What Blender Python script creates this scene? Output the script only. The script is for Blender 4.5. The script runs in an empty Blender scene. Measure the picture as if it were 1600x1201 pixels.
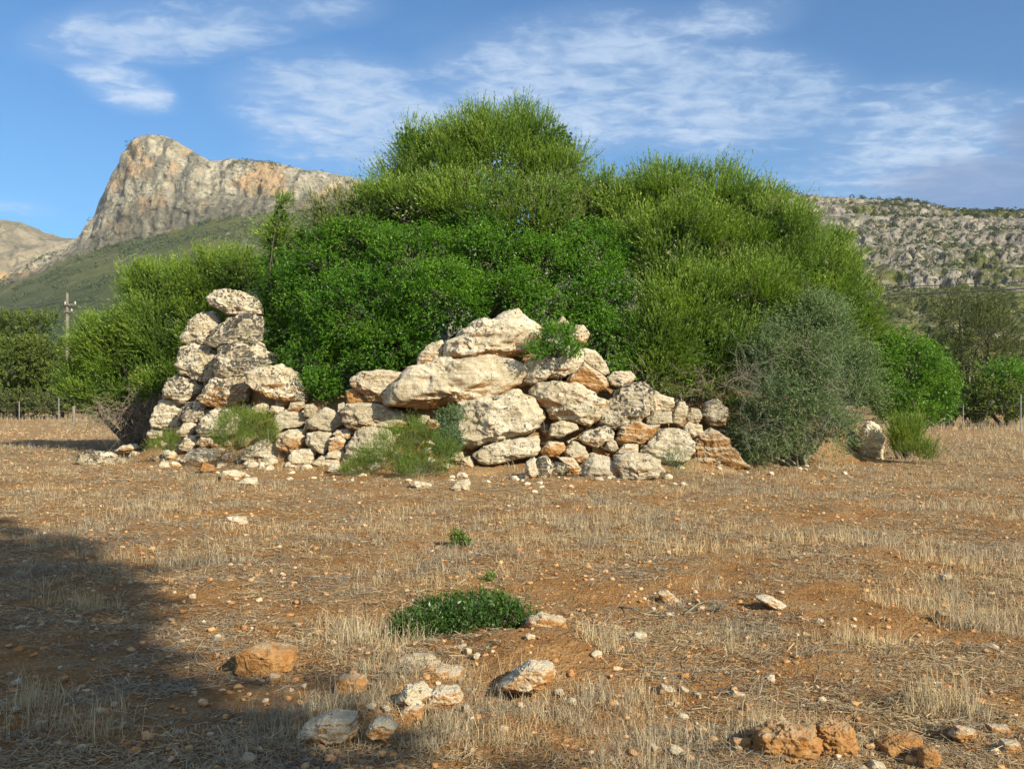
import bpy, bmesh, math, random
import numpy as np
from mathutils import Vector

# ------------------------------------------------------------------ camera, sky, sun, exposure
SC = bpy.context.scene
COL = SC.collection
F = 1500.0            # focal length in photo pixels (photo is 1600 x 1201)
HOR = 615.0           # row of the horizon
EYE = 1.6
cam_d = bpy.data.cameras.new("camera")
cam = bpy.data.objects.new("camera", cam_d); COL.objects.link(cam)
cam.location = (0, 0, EYE); cam.rotation_euler = (math.radians(90), 0, 0)
cam_d.sensor_width = 36; cam_d.lens = 36*F/1600; cam_d.shift_y = (HOR-600.5)/1600
cam_d.clip_start = 0.1; cam_d.clip_end = 20000
SC.camera = cam
SC.view_settings.view_transform = 'Standard'; SC.view_settings.look = 'None'
SC.view_settings.exposure = 0.86; SC.view_settings.gamma = 1.0
SUN_AZ = math.radians(136)     # clockwise from +Y (the viewing direction)
SUN_EL = math.radians(30)
SUNV = Vector((math.sin(SUN_AZ)*math.cos(SUN_EL), math.cos(SUN_AZ)*math.cos(SUN_EL), math.sin(SUN_EL)))
sun_d = bpy.data.lights.new("sun", 'SUN'); sun_d.energy = 4.6; sun_d.angle = math.radians(0.5)
sun_d.color = (1.0, 0.885, 0.69)
sun = bpy.data.objects.new("sun", sun_d); COL.objects.link(sun)
sun.rotation_euler = SUNV.to_track_quat('Z', 'Y').to_euler(); sun.location = (30, -20, 30)

class NT:
    """small helper for writing node trees"""
    def __init__(s, tree): s.t = tree; tree.nodes.clear()
    def n(s, kind, **kw):
        nd = s.t.nodes.new(kind)
        for k, v in kw.items():
            if k[0] == '_': continue
            setattr(nd, k, v)
        return nd
    def link(s, a, b): s.t.links.new(a, b)
    def put(s, sock, v):
        if isinstance(v, bpy.types.NodeSocket): s.link(v, sock)
        elif v is not None:
            if isinstance(v, (tuple, list)) and len(v) == 3 and sock.type == 'RGBA': v = (*v, 1)
            sock.default_value = v
    def math(s, op, a, b=None, c=None, clamp=False):
        nd = s.n('ShaderNodeMath', operation=op, use_clamp=clamp)
        s.put(nd.inputs[0], a)
        if b is not None: s.put(nd.inputs[1], b)
        if c is not None: s.put(nd.inputs[2], c)
        return nd.outputs[0]
    def vmath(s, op, a, b=None):
        nd = s.n('ShaderNodeVectorMath', operation=op)
        s.put(nd.inputs[0], a)
        if b is not None: s.put(nd.inputs[1], b)
        return nd.outputs[0]
    def mix(s, f, a, b, mode='MIX'):
        nd = s.n('ShaderNodeMix', data_type='RGBA', blend_type=mode, clamp_factor=True)
        s.put(nd.inputs[0], f); s.put(nd.inputs[6], a); s.put(nd.inputs[7], b)
        return nd.outputs[2]
    def noise(s, vec, scale, detail=4, rough=0.55, dist=0.0, out=0):
        nd = s.n('ShaderNodeTexNoise')
        s.put(nd.inputs['Vector'], vec); nd.inputs['Scale'].default_value = scale
        nd.inputs['Detail'].default_value = detail; nd.inputs['Roughness'].default_value = rough
        nd.inputs['Distortion'].default_value = dist
        return nd.outputs[out]
    def voro(s, vec, scale, feature='F1', out='Distance', rnd=1.0):
        nd = s.n('ShaderNodeTexVoronoi', feature=feature)
        s.put(nd.inputs['Vector'], vec); nd.inputs['Scale'].default_value = scale
        nd.inputs['Randomness'].default_value = rnd
        return nd.outputs[out]
    def ss(s, v, lo, hi, a=0.0, b=1.0):
        nd = s.n('ShaderNodeMapRange', interpolation_type='SMOOTHSTEP')
        s.put(nd.inputs[0], v)
        for i, x in ((1, lo), (2, hi), (3, a), (4, b)): s.put(nd.inputs[i], x)
        return nd.outputs[0]
    def scale(s, vec, x, y, z):
        return s.vmath('MULTIPLY', vec, (x, y, z))
    def sep(s, vec):
        nd = s.n('ShaderNodeSeparateXYZ'); s.put(nd.inputs[0], vec); return nd.outputs
    def comb(s, x, y, z):
        nd = s.n('ShaderNodeCombineXYZ')
        s.put(nd.inputs[0], x); s.put(nd.inputs[1], y); s.put(nd.inputs[2], z)
        return nd.outputs[0]
    def bump(s, h, strength, dist, normal=None):
        nd = s.n('ShaderNodeBump'); s.put(nd.inputs['Height'], h)
        nd.inputs['Strength'].default_value = strength; nd.inputs['Distance'].default_value = dist
        if normal is not None: s.put(nd.inputs['Normal'], normal)
        return nd.outputs[0]

world = bpy.data.worlds.new("World"); SC.world = world; world.use_nodes = True
w = NT(world.node_tree)
skyn = w.n('ShaderNodeTexSky', sky_type='NISHITA')
skyn.sun_disc = False; skyn.sun_elevation = SUN_EL; skyn.sun_rotation = SUN_AZ
skyn.air_density = 1.0; skyn.dust_density = 0.35; skyn.ozone_density = 1.6; skyn.altitude = 60
tc = w.n('ShaderNodeTexCoord')
d = tc.outputs['Generated']
dx, dy, dz = w.sep(d)
dzc = w.math('MAXIMUM', dz, 0.02)
# direction as seen over the field: a = tan of the bearing, e = tan of the height (positions in the sky dome)
dyc = w.math('MAXIMUM', dy, 0.05)
a_ = w.math('DIVIDE', dx, dyc); e_ = w.math('DIVIDE', dz, dyc)
# cloud-layer coordinates (a flat sheet high above)
sh = w.comb(w.math('DIVIDE', dx, w.math('ADD', dzc, 0.12)), w.math('DIVIDE', dy, w.math('ADD', dzc, 0.12)), 0.0)
wisp = w.noise(w.scale(sh, 1.0, 1.35, 1), 4.2, 9, 0.62, 0.35)
rip = w.noise(w.scale(sh, 2.6, 3.3, 1), 4.6, 7, 0.62, 0.45)
big = w.noise(sh, 1.1, 3, 0.5)
def blob(ca, ce, ra, re, rot=0.0):
    x = w.math('SUBTRACT', a_, ca); y = w.math('SUBTRACT', e_, ce)
    c, s_ = math.cos(rot), math.sin(rot)
    u = w.math('DIVIDE', w.math('ADD', w.math('MULTIPLY', x, c), w.math('MULTIPLY', y, s_)), ra)
    v = w.math('DIVIDE', w.math('SUBTRACT', w.math('MULTIPLY', y, c), w.math('MULTIPLY', x, s_)), re)
    r = w.math('ADD', w.math('MULTIPLY', u, u), w.math('MULTIPLY', v, v))
    return w.math('SUBTRACT', 1.0, r, clamp=True)
def pb(px, py, rx, ry, rot=0): return blob((px-800)/F, (HOR-py)/F, rx/F, ry/F, math.radians(rot))
dens = None
for args, k in (((900, 125, 420, 150, 8), 1.25), ((560, 170, 280, 130, -12), 1.2), ((1130, 150, 330, 140, -8), 1.15), ((1090, 50, 240, 70, 12), 1.0), ((640, 210, 240, 110, 0), 1.1),
                ((300, 40, 340, 80, 5), 1.05), ((190, 130, 120, 50, -22), 1.0), ((470, 15, 180, 60, 0), .9), ((1400, 225, 420, 130, 0), .95),
                ((520, 235, 190, 60, 0), .75), ((30, 325, 90, 18, -6), .6), ((700, 60, 330, 60, 5), .45), ((60, 60, 120, 50, 0), .3)):
    b = w.math('MULTIPLY', pb(*args), k)
    dens = b if dens is None else w.math('MAXIMUM', dens, b)
dens = w.math('ADD', dens, w.math('MULTIPLY', w.math('SUBTRACT', big, 0.5), 0.9), clamp=True)
big2 = w.noise(w.scale(sh, 1.0, 1.6, 1), 2.4, 5, 0.6, 0.4)
dens = w.math('MULTIPLY', dens, w.ss(big2, 0.28, 0.55, 0.7, 1.0))
tex = w.math('ADD', w.math('MULTIPLY', wisp, 0.42), w.math('MULTIPLY', rip, 0.58))
tex = w.ss(tex, w.math('SUBTRACT', 0.67, w.math('MULTIPLY', dens, 0.35)), w.math('SUBTRACT', 0.90, w.math('MULTIPLY', dens, 0.26)))
veil = w.math('MULTIPLY', w.ss(dens, 0.1, 1.0), 0.24)
cov = w.math('MULTIPLY', w.math('ADD', w.math('MULTIPLY', tex, 0.72), veil, clamp=True), w.ss(dens, 0.0, 0.5))
cov = w.math('MULTIPLY', cov, w.ss(dz, 0.0, 0.06))
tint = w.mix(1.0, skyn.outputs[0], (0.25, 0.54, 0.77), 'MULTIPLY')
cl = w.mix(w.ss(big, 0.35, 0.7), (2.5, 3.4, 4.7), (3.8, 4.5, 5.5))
# unseen white cloud added overhead and behind the camera to neutralise ambient light
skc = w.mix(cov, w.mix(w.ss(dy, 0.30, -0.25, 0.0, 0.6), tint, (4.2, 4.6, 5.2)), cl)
# the grey-blue bank of cloud low on the right
bank = w.math('MULTIPLY', w.math('MAXIMUM', pb(1660, 215, 120, 75), pb(1640, 300, 330, 75, 0)), w.ss(big, 0.2, 0.6, 0.6, 1.0))
bank = w.math('MULTIPLY', w.ss(bank, 0.0, 0.7), 0.75)
skc = w.mix(bank, skc, (1.0, 1.6, 3.0))
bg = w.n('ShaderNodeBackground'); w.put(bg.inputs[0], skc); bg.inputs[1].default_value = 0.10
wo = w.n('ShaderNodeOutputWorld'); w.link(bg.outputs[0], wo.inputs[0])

# ------------------------------------------------------------------ numpy helpers
RS = np.random.RandomState(7)
_perm = np.random.RandomState(3).permutation(256); _perm = np.concatenate([_perm, _perm, _perm])
_g = np.random.RandomState(5).normal(size=(256, 3)); _g /= np.linalg.norm(_g, axis=1)[:, None]
def perlin(p):
    p = np.asarray(p, dtype=np.float64)
    i = np.floor(p).astype(np.int64); f = p-i; i &= 255
    u = f*f*f*(f*(f*6-15)+10)
    r = 0
    for a in (0, 1):
        wa = u[:, 0] if a else 1-u[:, 0]
        ia = _perm[i[:, 0]+a]
        for b in (0, 1):
            wb = u[:, 1] if b else 1-u[:, 1]
            ib = _perm[ia+i[:, 1]+b]
            for c in (0, 1):
                wc = u[:, 2] if c else 1-u[:, 2]
                g = _g[_perm[ib+i[:, 2]+c] & 255]
                r = r+wa*wb*wc*(g[:, 0]*(f[:, 0]-a)+g[:, 1]*(f[:, 1]-b)+g[:, 2]*(f[:, 2]-c))
    return r*1.6
def fbm(p, octaves=4, gain=0.5, lac=2.03):
    r = 0; a = 1.0; q = np.asarray(p, dtype=np.float64)+11.3
    for _ in range(octaves):
        r = r+a*perlin(q); a *= gain; q = q*lac+3.7
    return r
def ridged(p, octaves=4, gain=0.5):
    r = 0; a = 1.0; q = np.asarray(p, dtype=np.float64)+5.1
    for _ in range(octaves):
        r = r+a*(1-2*np.abs(perlin(q))); a *= gain; q = q*2.07+1.9
    return r
def xyz(x, y, z=0.0):
    x = np.asarray(x, float); return np.stack([x, np.broadcast_to(y, x.shape).astype(float), np.broadcast_to(z, x.shape).astype(float)], -1)
def sst(v, lo, hi):
    t = np.clip((np.asarray(v, float)-lo)/(hi-lo), 0, 1); return t*t*(3-2*t)
def unit(v): return v/np.maximum(np.linalg.norm(v, axis=-1, keepdims=True), 1e-9)

def mesh_np(name, V, Fc, mat=None, smooth=True, face_attr=None, vert_attr=None):
    """V (n,3); Fc is (m,k) or a list of such arrays"""
    if not isinstance(Fc, list): Fc = [Fc]
    me = bpy.data.meshes.new(name)
    V = np.ascontiguousarray(V, dtype=np.float32)
    me.vertices.add(len(V)); me.vertices.foreach_set('co', V.ravel())
    idx = np.concatenate([f.ravel() for f in Fc]).astype(np.int32)
    tot = np.concatenate([np.full(len(f), f.shape[1], np.int32) for f in Fc])
    st = np.concatenate([[0], np.cumsum(tot)[:-1]]).astype(np.int32)
    me.loops.add(len(idx)); me.loops.foreach_set('vertex_index', idx)
    me.polygons.add(len(tot)); me.polygons.foreach_set('loop_start', st)
    try: me.polygons.foreach_set('loop_total', tot)
    except Exception: pass
    if smooth: me.polygons.foreach_set('use_smooth', np.ones(len(tot), bool))
    for k, v in (face_attr or {}).items():
        me.attributes.new(k, 'FLOAT', 'FACE').data.foreach_set('value', np.ascontiguousarray(v, np.float32))
    for k, v in (vert_attr or {}).items():
        me.attributes.new(k, 'FLOAT', 'POINT').data.foreach_set('value', np.ascontiguousarray(v, np.float32))
    me.update(calc_edges=True)
    if mat: me.materials.append(mat)
    return me
def link(name, me, parent=None, loc=None):
    o = bpy.data.objects.new(name, me); COL.objects.link(o)
    if loc is not None: o.location = loc
    if parent is not None: o.parent = parent
    return o
def tag(o, label=None, cat=None, group=None, kind=None):
    for k, v in (('label', label), ('category', cat), ('group', group), ('kind', kind)):
        if v: o[k] = v
    return o
def grid_faces(nr, nc):
    a = np.arange((nr-1)*nc).reshape(nr-1, nc)[:, :-1].ravel()
    return np.stack([a, a+1, a+nc+1, a+nc], 1)
def W(px, py, Y): return np.array([(px-800)/F*Y, Y, EYE+(HOR-py)/F*Y])

class Tubes:
    """collects tapered tubes into one mesh"""
    def __init__(s): s.V = []; s.Fc = []; s.n = 0
    def add(s, pts, rad, seg=6):
        pts = np.asarray(pts, float); k = len(pts)
        rad = np.broadcast_to(rad, (k,)).astype(float)
        t = unit(np.gradient(pts, axis=0))
        ref = np.array([0.31, 0.23, 0.92]); ref2 = np.array([1.0, 0.1, 0])
        sd = np.cross(t, ref); bad = np.linalg.norm(sd, axis=1) < .15
        sd[bad] = np.cross(t[bad], ref2); sd = unit(sd); up = np.cross(sd, t)
        an = np.linspace(0, 2*math.pi, seg, endpoint=False)
        ring = sd[:, None]*np.cos(an)[None, :, None]+up[:, None]*np.sin(an)[None, :, None]
        v = pts[:, None]+ring*rad[:, None, None]
        s.V.append(v.reshape(-1, 3))
        i = np.arange(k-1)[:, None]*seg; j = np.arange(seg)[None]; j2 = (j+1) % seg
        s.Fc.append(np.stack([i+j, i+j2, i+seg+j2, i+seg+j], -1).reshape(-1, 4)+s.n)
        s.n += k*seg
    def mesh(s, name, mat, smooth=True): return mesh_np(name, np.concatenate(s.V), np.concatenate(s.Fc), mat, smooth)
def curve_pts(a, b, bend, n=6, rs=RS):
    a = np.asarray(a, float); b = np.asarray(b, float); t = np.linspace(0, 1, n)[:, None]
    L = np.linalg.norm(b-a); o = rs.normal(size=3)*bend*L; o2 = rs.normal(size=3)*bend*L*.5
    return a*(1-t)+b*t+np.sin(t*math.pi)*o+np.sin(t*2*math.pi)*o2

# ------------------------------------------------------------------ materials
def new_mat(name):
    m = bpy.data.materials.new(name); m.use_nodes = True; return m, NT(m.node_tree)
def finish(m, N, color, rough=0.9, normal=None, spec=0.3, sss=None):
    p = N.n('ShaderNodeBsdfPrincipled'); N.put(p.inputs['Base Color'], color); N.put(p.inputs['Roughness'], rough)
    p.inputs['Specular IOR Level'].default_value = spec
    if normal is not None: N.put(p.inputs['Normal'], normal)
    o = N.n('ShaderNodeOutputMaterial'); N.link(p.outputs[0], o.inputs[0]); return m

def mat_leaf(name, cols, rough=0.45, spec=0.5, trans=0.35, tcol=None):
    m, N = new_mat(name)
    at = N.n('ShaderNodeAttribute', attribute_name='rnd').outputs['Fac']
    rp = N.n('ShaderNodeValToRGB'); el = rp.color_ramp.elements
    k = len(cols)
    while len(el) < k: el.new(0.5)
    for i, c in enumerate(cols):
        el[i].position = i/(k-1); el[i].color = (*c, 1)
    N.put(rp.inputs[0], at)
    geo = N.n('ShaderNodeNewGeometry')
    big = N.noise(geo.outputs['Position'], 0.9, 2)
    col = N.mix(1.0, rp.outputs[0], N.mix(N.ss(big, .35, .65), (0.82, 0.88, 0.95), (1.15, 1.1, 0.95)), 'MULTIPLY')
    p = N.n('ShaderNodeBsdfPrincipled'); N.put(p.inputs['Base Color'], col)
    p.inputs['Roughness'].default_value = rough; p.inputs['Specular IOR Level'].default_value = spec
    t = N.n('ShaderNodeBsdfTranslucent')
    N.put(t.inputs[0], N.mix(1.0, col, tcol or (1.25, 1.35, 0.5), 'MULTIPLY'))
    mx = N.n('ShaderNodeMixShader'); mx.inputs[0].default_value = trans
    N.link(p.outputs[0], mx.inputs[1]); N.link(t.outputs[0], mx.inputs[2])
    o = N.n('ShaderNodeOutputMaterial'); N.link(mx.outputs[0], o.inputs[0]); return m

M = {}
M['olive'] = mat_leaf('olive_leaves', [(0.050, 0.105, 0.012), (0.110, 0.195, 0.022), (0.20, 0.30, 0.040), (0.36, 0.43, 0.12)], 0.5, 0.4, 0.3)
M['olive_grey'] = mat_leaf('grey_olive_leaves', [(0.075, 0.105, 0.025), (0.12, 0.16, 0.042), (0.17, 0.21, 0.07), (0.28, 0.30, 0.14)], 0.55, 0.4, 0.25)
M['mastic'] = mat_leaf('mastic_leaves', [(0.032, 0.092, 0.007), (0.064, 0.17, 0.010), (0.105, 0.24, 0.016), (0.19, 0.32, 0.035)], 0.42, 0.32, 0.28)
M['bright'] = mat_leaf('bright_leaves', [(0.075, 0.17, 0.014), (0.11, 0.24, 0.02), (0.15, 0.30, 0.03)], 0.42, 0.4, 0.35)
M['spiny'] = mat_leaf('spiny_grey_leaves', [(0.070, 0.12, 0.045), (0.11, 0.175, 0.070), (0.16, 0.235, 0.105), (0.24, 0.31, 0.16)], 0.7, 0.25, 0.22, (1.1, 1.1, .8))
M['far_green'] = mat_leaf('distant_leaves', [(0.065, 0.105, 0.022), (0.11, 0.155, 0.03), (0.17, 0.21, 0.05)], 0.6, 0.3, 0.25)
M['far_dark'] = mat_leaf('dark_distant_leaves', [(0.065, 0.080, 0.030), (0.095, 0.12, 0.04), (0.14, 0.17, 0.055)], 0.65, 0.25, 0.2)
M['herb'] = mat_leaf('herb_leaves', [(0.08, 0.14, 0.02), (0.13, 0.20, 0.03), (0.18, 0.25, 0.05), (0.26, 0.27, 0.10)], 0.6, 0.3, 0.3)
M['straw'] = mat_leaf('dry_straw', [(0.19, 0.155, 0.11), (0.32, 0.26, 0.175), (0.42, 0.345, 0.22), (0.62, 0.515, 0.335)], 0.75, 0.2, 0.15, (1.0, 0.95, 0.8))
M['glossy'] = mat_leaf('glossy_dark_leaves', [(0.020, 0.050, 0.008), (0.035, 0.085, 0.012), (0.06, 0.125, 0.018), (0.10, 0.13, 0.03)], 0.38, 0.45, 0.2)
M['scrub'] = mat_leaf('scrub_leaves', [(0.035, 0.055, 0.020), (0.06, 0.085, 0.03), (0.09, 0.12, 0.04)], 0.8, 0.2, 0.1)

def mat_bark(name, c1, c2):
    m, N = new_mat(name); g = N.n('ShaderNodeNewGeometry').outputs['Position']
    n = N.noise(N.scale(g, 1, 1, .3), 30, 5)
    return finish(m, N, N.mix(N.ss(n, .35, .65), c1, c2), 0.9, N.bump(n, .6, .01))
M['bark'] = mat_bark('bark', (0.055, 0.045, 0.032), (0.12, 0.10, 0.075))
M['twig'] = mat_bark('dry_twigs', (0.17, 0.14, 0.105), (0.33, 0.28, 0.21))
M['grey_twig'] = mat_bark('silver_twigs', (0.14, 0.14, 0.10), (0.26, 0.26, 0.19))
M['wood'] = mat_bark('weathered_wood', (0.13, 0.11, 0.09), (0.24, 0.21, 0.17))
def mat_plain(name, c, rough=0.6, metal=0.0):
    m, N = new_mat(name); g = N.n('ShaderNodeNewGeometry').outputs['Position']
    n = N.noise(g, 14, 4)
    return finish(m, N, N.mix(N.ss(n, .3, .7), tuple(x*.8 for x in c), tuple(min(1, x*1.15) for x in c)), rough)
M['steel'] = mat_plain('galvanised_steel', (0.25, 0.26, 0.26), .5)
M['cable'] = mat_plain('black_cable', (0.05, 0.05, 0.055), .6)
M['ceramic'] = mat_plain('glazed_insulator', (0.45, 0.44, 0.42), .3)

def mat_rock(name='limestone', k=1.0, bd=.075):
    """pale limestone; the object colour sets lichen (r), ochre staining (g) and brightness (b)"""
    m, N = new_mat(name)
    tco = N.n('ShaderNodeTexCoord').outputs['Object']; oi = N.n('ShaderNodeObjectInfo')
    oc = N.sep(oi.outputs['Color'])
    off = N.comb(N.math('MULTIPLY', oi.outputs['Random'], 37.0), N.math('MULTIPLY', oi.outputs['Random'], 91.0), 3.0)
    v = N.vmath('ADD', N.scale(tco, k, k, k), off)
    geo = N.n('ShaderNodeNewGeometry'); nz = N.sep(geo.outputs['Normal'])[2]
    n1 = N.noise(v, 2.2, 6, 0.6, .4); n2 = N.noise(v, 9.0, 6, 0.65); n3 = N.noise(v, 34.0, 5, 0.7)
    base = N.mix(N.ss(n1, .35, .68), (0.47, 0.40, 0.26), (0.66, 0.60, 0.455))
    base = N.mix(N.math('MULTIPLY', N.ss(n2, .45, .75), .55), base, (0.74, 0.70, 0.60))
    # bedding bands
    zz = N.sep(v)
    band = N.noise(N.comb(N.math('MULTIPLY', zz[0], .5), N.math('MULTIPLY', zz[1], .5), N.math('MULTIPLY', zz[2], 5.0)), 2.6, 5, .6, .5)
    base = N.mix(N.math('MULTIPLY', N.ss(band, .52, .72), .35), base, (0.23, 0.17, 0.11))
    # ochre in protected undersides and fresh breaks
    och = N.math('ADD', N.math('ADD', N.math('MULTIPLY', nz, -0.42), N.math('MULTIPLY', n1, 1.1)), N.math('MULTIPLY', oc[1], 0.95))
    base = N.mix(N.ss(och, 0.82, 1.22), base, N.mix(N.ss(n2, .3, .7), (0.37, 0.17, 0.05), (0.46, 0.27, 0.11)))
    # black and grey crust lichen in small spots, mostly on tops and faces
    warp = N.vmath('ADD', v, N.scale(N.noise(v, 12, 3, .6, 0, 1), .12, .12, .12))
    sp = N.math('ADD', N.math('MULTIPLY', N.noise(warp, 15.0, 4, .6, .2), .72), N.math('MULTIPLY', N.noise(warp, 5.0, 3, .5), .28))
    area = N.noise(v, 2.7, 3, .5)
    thr = N.math('SUBTRACT', 0.675, N.math('ADD', N.math('MULTIPLY', oc[0], 0.15), N.math('MULTIPLY', N.math('MULTIPLY', N.ss(area, .36, .62), oc[0]), 0.13)))
    lich = N.ss(sp, thr, N.math('ADD', thr, .025))
    lich = N.math('MULTIPLY', lich, N.ss(nz, -.55, .1))
    base = N.mix(N.math('MULTIPLY', lich, .92), base, N.mix(N.ss(n3, .4, .6), (0.016, 0.016, 0.015), (0.06, 0.058, 0.053)))
    pit = N.voro(warp, 13.0)
    pits = N.ss(pit, 0.0, 0.22)
    pm = N.math('MULTIPLY', N.math('SUBTRACT', 1.0, pits), N.ss(area, .45, .6))
    base = N.mix(N.math('MULTIPLY', pm, .5), base, (0.16, 0.12, 0.08))
    base = N.mix(1.0, base, N.comb(oc[2], oc[2], oc[2]), 'MULTIPLY')
    h = N.math('ADD', N.math('ADD', N.math('MULTIPLY', n2, 1.0), N.math('MULTIPLY', n3, .45)), N.math('ADD', N.math('MULTIPLY', pm, -.35), N.math('MULTIPLY', band, .6)))
    return finish(m, N, base, 0.93, N.bump(h, 1.0, bd), .15)
M['rock'] = mat_rock()
M['rock_near'] = mat_rock('field_limestone', 2.3, .022)
M['rock_small'] = mat_rock('loose_limestone', .55, .006)

def mat_soil(name='field_soil'):
    m, N = new_mat(name); g = N.n('ShaderNodeNewGeometry').outputs['Position']
    n1 = N.noise(g, .35, 4, .6); n2 = N.noise(g, 2.6, 6, .6, .3); n3 = N.noise(g, 22, 6, .65); n4 = N.noise(g, 90, 4, .7)
    c = N.mix(N.ss(n2, .3, .7), (0.29, 0.140, 0.046), (0.47, 0.255, 0.092))
    c = N.mix(N.math('MULTIPLY', N.ss(n3, .42, .7), .55), c, (0.48, 0.305, 0.125))
    c = N.mix(N.math('MULTIPLY', N.ss(n4, .55, .72), .4), c, (0.19, 0.10, 0.05))
    # straw dust and grey chaff worked into the surface in patches, thicker away from the camera
    yy = N.sep(g)[1]
    ch = N.math('ADD', N.noise(g, 1.3, 5, .65, .2), N.ss(yy, 6, 30, 0, .16))
    c = N.mix(N.math('MULTIPLY', N.ss(ch, .46, .66), .60), c, N.mix(N.ss(n4, .35, .65), (0.27, 0.215, 0.125), (0.43, 0.355, 0.22)))
    c = N.mix(N.math('MULTIPLY', N.ss(n1, .4, .65), .25), c, (0.46, 0.28, 0.14))
    gv = N.voro(g, 28.0); c = N.mix(N.math('MULTIPLY', N.ss(N.voro(g, 28.0, out='Color'), .86, .9), N.ss(gv, .3, .2)), c, (0.52, 0.38, 0.23))
    cr = N.voro(N.vmath('ADD', g, N.scale(N.noise(g, 30, 3, .6, 0, 1), .03, .03, .03)), 42.0); cr2 = N.voro(g, 15.0)
    crumb = N.math('ADD', N.ss(cr, .5, .1), N.math('MULTIPLY', N.ss(cr2, .45, .05), 1.3))
    c = N.mix(N.math('MULTIPLY', N.ss(crumb, .35, 0.0), .28), c, (0.19, 0.09, 0.032))
    h = N.math('ADD', N.math('ADD', N.math('MULTIPLY', n3, 1.2), N.math('MULTIPLY', crumb, .35)), N.math('ADD', N.math('MULTIPLY', n4, .6), N.math('MULTIPLY', n2, .8)))
    return finish(m, N, c, .96, N.bump(h, 1.0, .04), .1)
M['soil'] = mat_soil()

def mat_hill(kind):
    m, N = new_mat(kind); g = N.n('ShaderNodeNewGeometry'); P = g.outputs['Position']
    rk = N.n('ShaderNodeAttribute', attribute_name='rock').outputs['Fac']
    if kind == 'cliff_rock':
        k = 1.0
        v = N.scale(P, k, k*.5, k)
        a = N.noise(v, .012, 6, .6, .6); b = N.noise(v, .06, 6, .65, .3); st = N.noise(N.scale(P, 1, .3, .25), .05, 6, .7, .4); f = N.noise(v, .22, 5, .7)
        rock = N.mix(N.ss(b, .35, .66), (0.24, 0.215, 0.155), (0.50, 0.455, 0.34))
        rock = N.mix(N.math('MULTIPLY', N.ss(a, .505, .585), .8), rock, N.mix(N.ss(f, .3, .7), (0.42, 0.25, 0.11), (0.56, 0.385, 0.20)))
        rock = N.mix(N.math('MULTIPLY', N.ss(st, .46, .60), .85), rock, (0.13, 0.13, 0.105))
        low = N.n('ShaderNodeAttribute', attribute_name='low').outputs['Fac']
        rock = N.mix(N.math('MULTIPLY', low, N.ss(b, .62, .38, .6, 1.0)), rock, (0.115, 0.11, 0.08))
        veg = N.math('MULTIPLY', N.ss(f, .52, .60), N.ss(N.noise(v, .03, 4, .6), .42, .62))
        rock = N.mix(N.math('MULTIPLY', veg, .8), rock, (0.06, 0.075, 0.03))
        gr = N.mix(N.ss(N.noise(P, .01, 5, .6), .35, .65), (0.065, 0.088, 0.020), (0.135, 0.14, 0.042))
        gr = N.mix(N.math('MULTIPLY', N.ss(N.noise(P, .12, 5, .7), .52, .62), .6), gr, (0.045, 0.062, 0.022))
        scr = N.noise(N.scale(P, 1, .12, 1), .03, 5, .7, .8)
        gr = N.mix(N.math('MULTIPLY', N.ss(scr, .58, .66), .75), gr, (0.25, 0.225, 0.17))
        zz = N.sep(P)[2]
        gr = N.mix(N.ss(zz, 190, 40, 0, .92), gr, N.mix(N.ss(N.noise(P, .06, 5, .7), .4, .6), (0.026, 0.048, 0.018), (0.062, 0.088, 0.028)))
        edge = N.math('ADD', rk, N.math('MULTIPLY', N.math('SUBTRACT', N.noise(P, .035, 6, .7), .5), .9))
        c = N.mix(N.ss(edge, .42, .58), gr, rock)
        h = N.math('ADD', N.math('MULTIPLY', b, 1.0), N.math('MULTIPLY', f, .5))
        return finish(m, N, c, .95, N.bump(h, .8, 14.0), .1)
    if kind == 'far_hill':
        a = N.noise(P, .01, 6, .65, .4); b = N.noise(P, .045, 6, .7)
        c = N.mix(N.ss(a, .35, .65), (0.17, 0.15, 0.095), (0.36, 0.30, 0.20))
        c = N.mix(N.math('MULTIPLY', N.ss(b, .52, .62), .7), c, (0.10, 0.11, 0.05))
        return finish(m, N, c, .95, N.bump(b, .8, 20.0), .1)
    # right hillside: grey karst with green bands
    v = N.scale(P, 1, .35, 2.2)
    a = N.noise(v, .016, 5, .6, .5); b = N.noise(P, .13, 6, .7, .3); f = N.noise(P, .5, 5, .7)
    rock = N.mix(N.ss(b, .34, .66), (0.15, 0.135, 0.11), (0.34, 0.31, 0.26))
    rock = N.mix(N.math('MULTIPLY', N.ss(N.noise(P, .06, 4), .62, .7), .7), rock, (0.5, 0.36, 0.2))
    rock = N.mix(N.math('MULTIPLY', N.ss(f, .55, .68), .55), rock, (0.48, 0.46, 0.42))
    gr = N.mix(N.ss(N.noise(P, .1, 5, .65), .35, .65), (0.075, 0.095, 0.025), (0.17, 0.165, 0.065))
    e = N.math('ADD', rk, N.math('ADD', N.math('MULTIPLY', N.math('SUBTRACT', a, .5), 2.6), N.math('MULTIPLY', N.math('SUBTRACT', b, .5), 1.3)))
    c = N.mix(N.ss(e, .50, .78), gr, rock)
    c = N.mix(N.math('MULTIPLY', N.ss(N.noise(P, .22, 5, .7), .53, .59), .8), c, (0.04, 0.06, 0.022))
    return finish(m, N, c, .95, N.bump(N.math('ADD', b, N.math('MULTIPLY', f, .5)), .9, 3.0), .1)
M['cliff'] = mat_hill('cliff_rock'); M['farhill'] = mat_hill('far_hill'); M['karst'] = mat_hill('karst_hillside')
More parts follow.
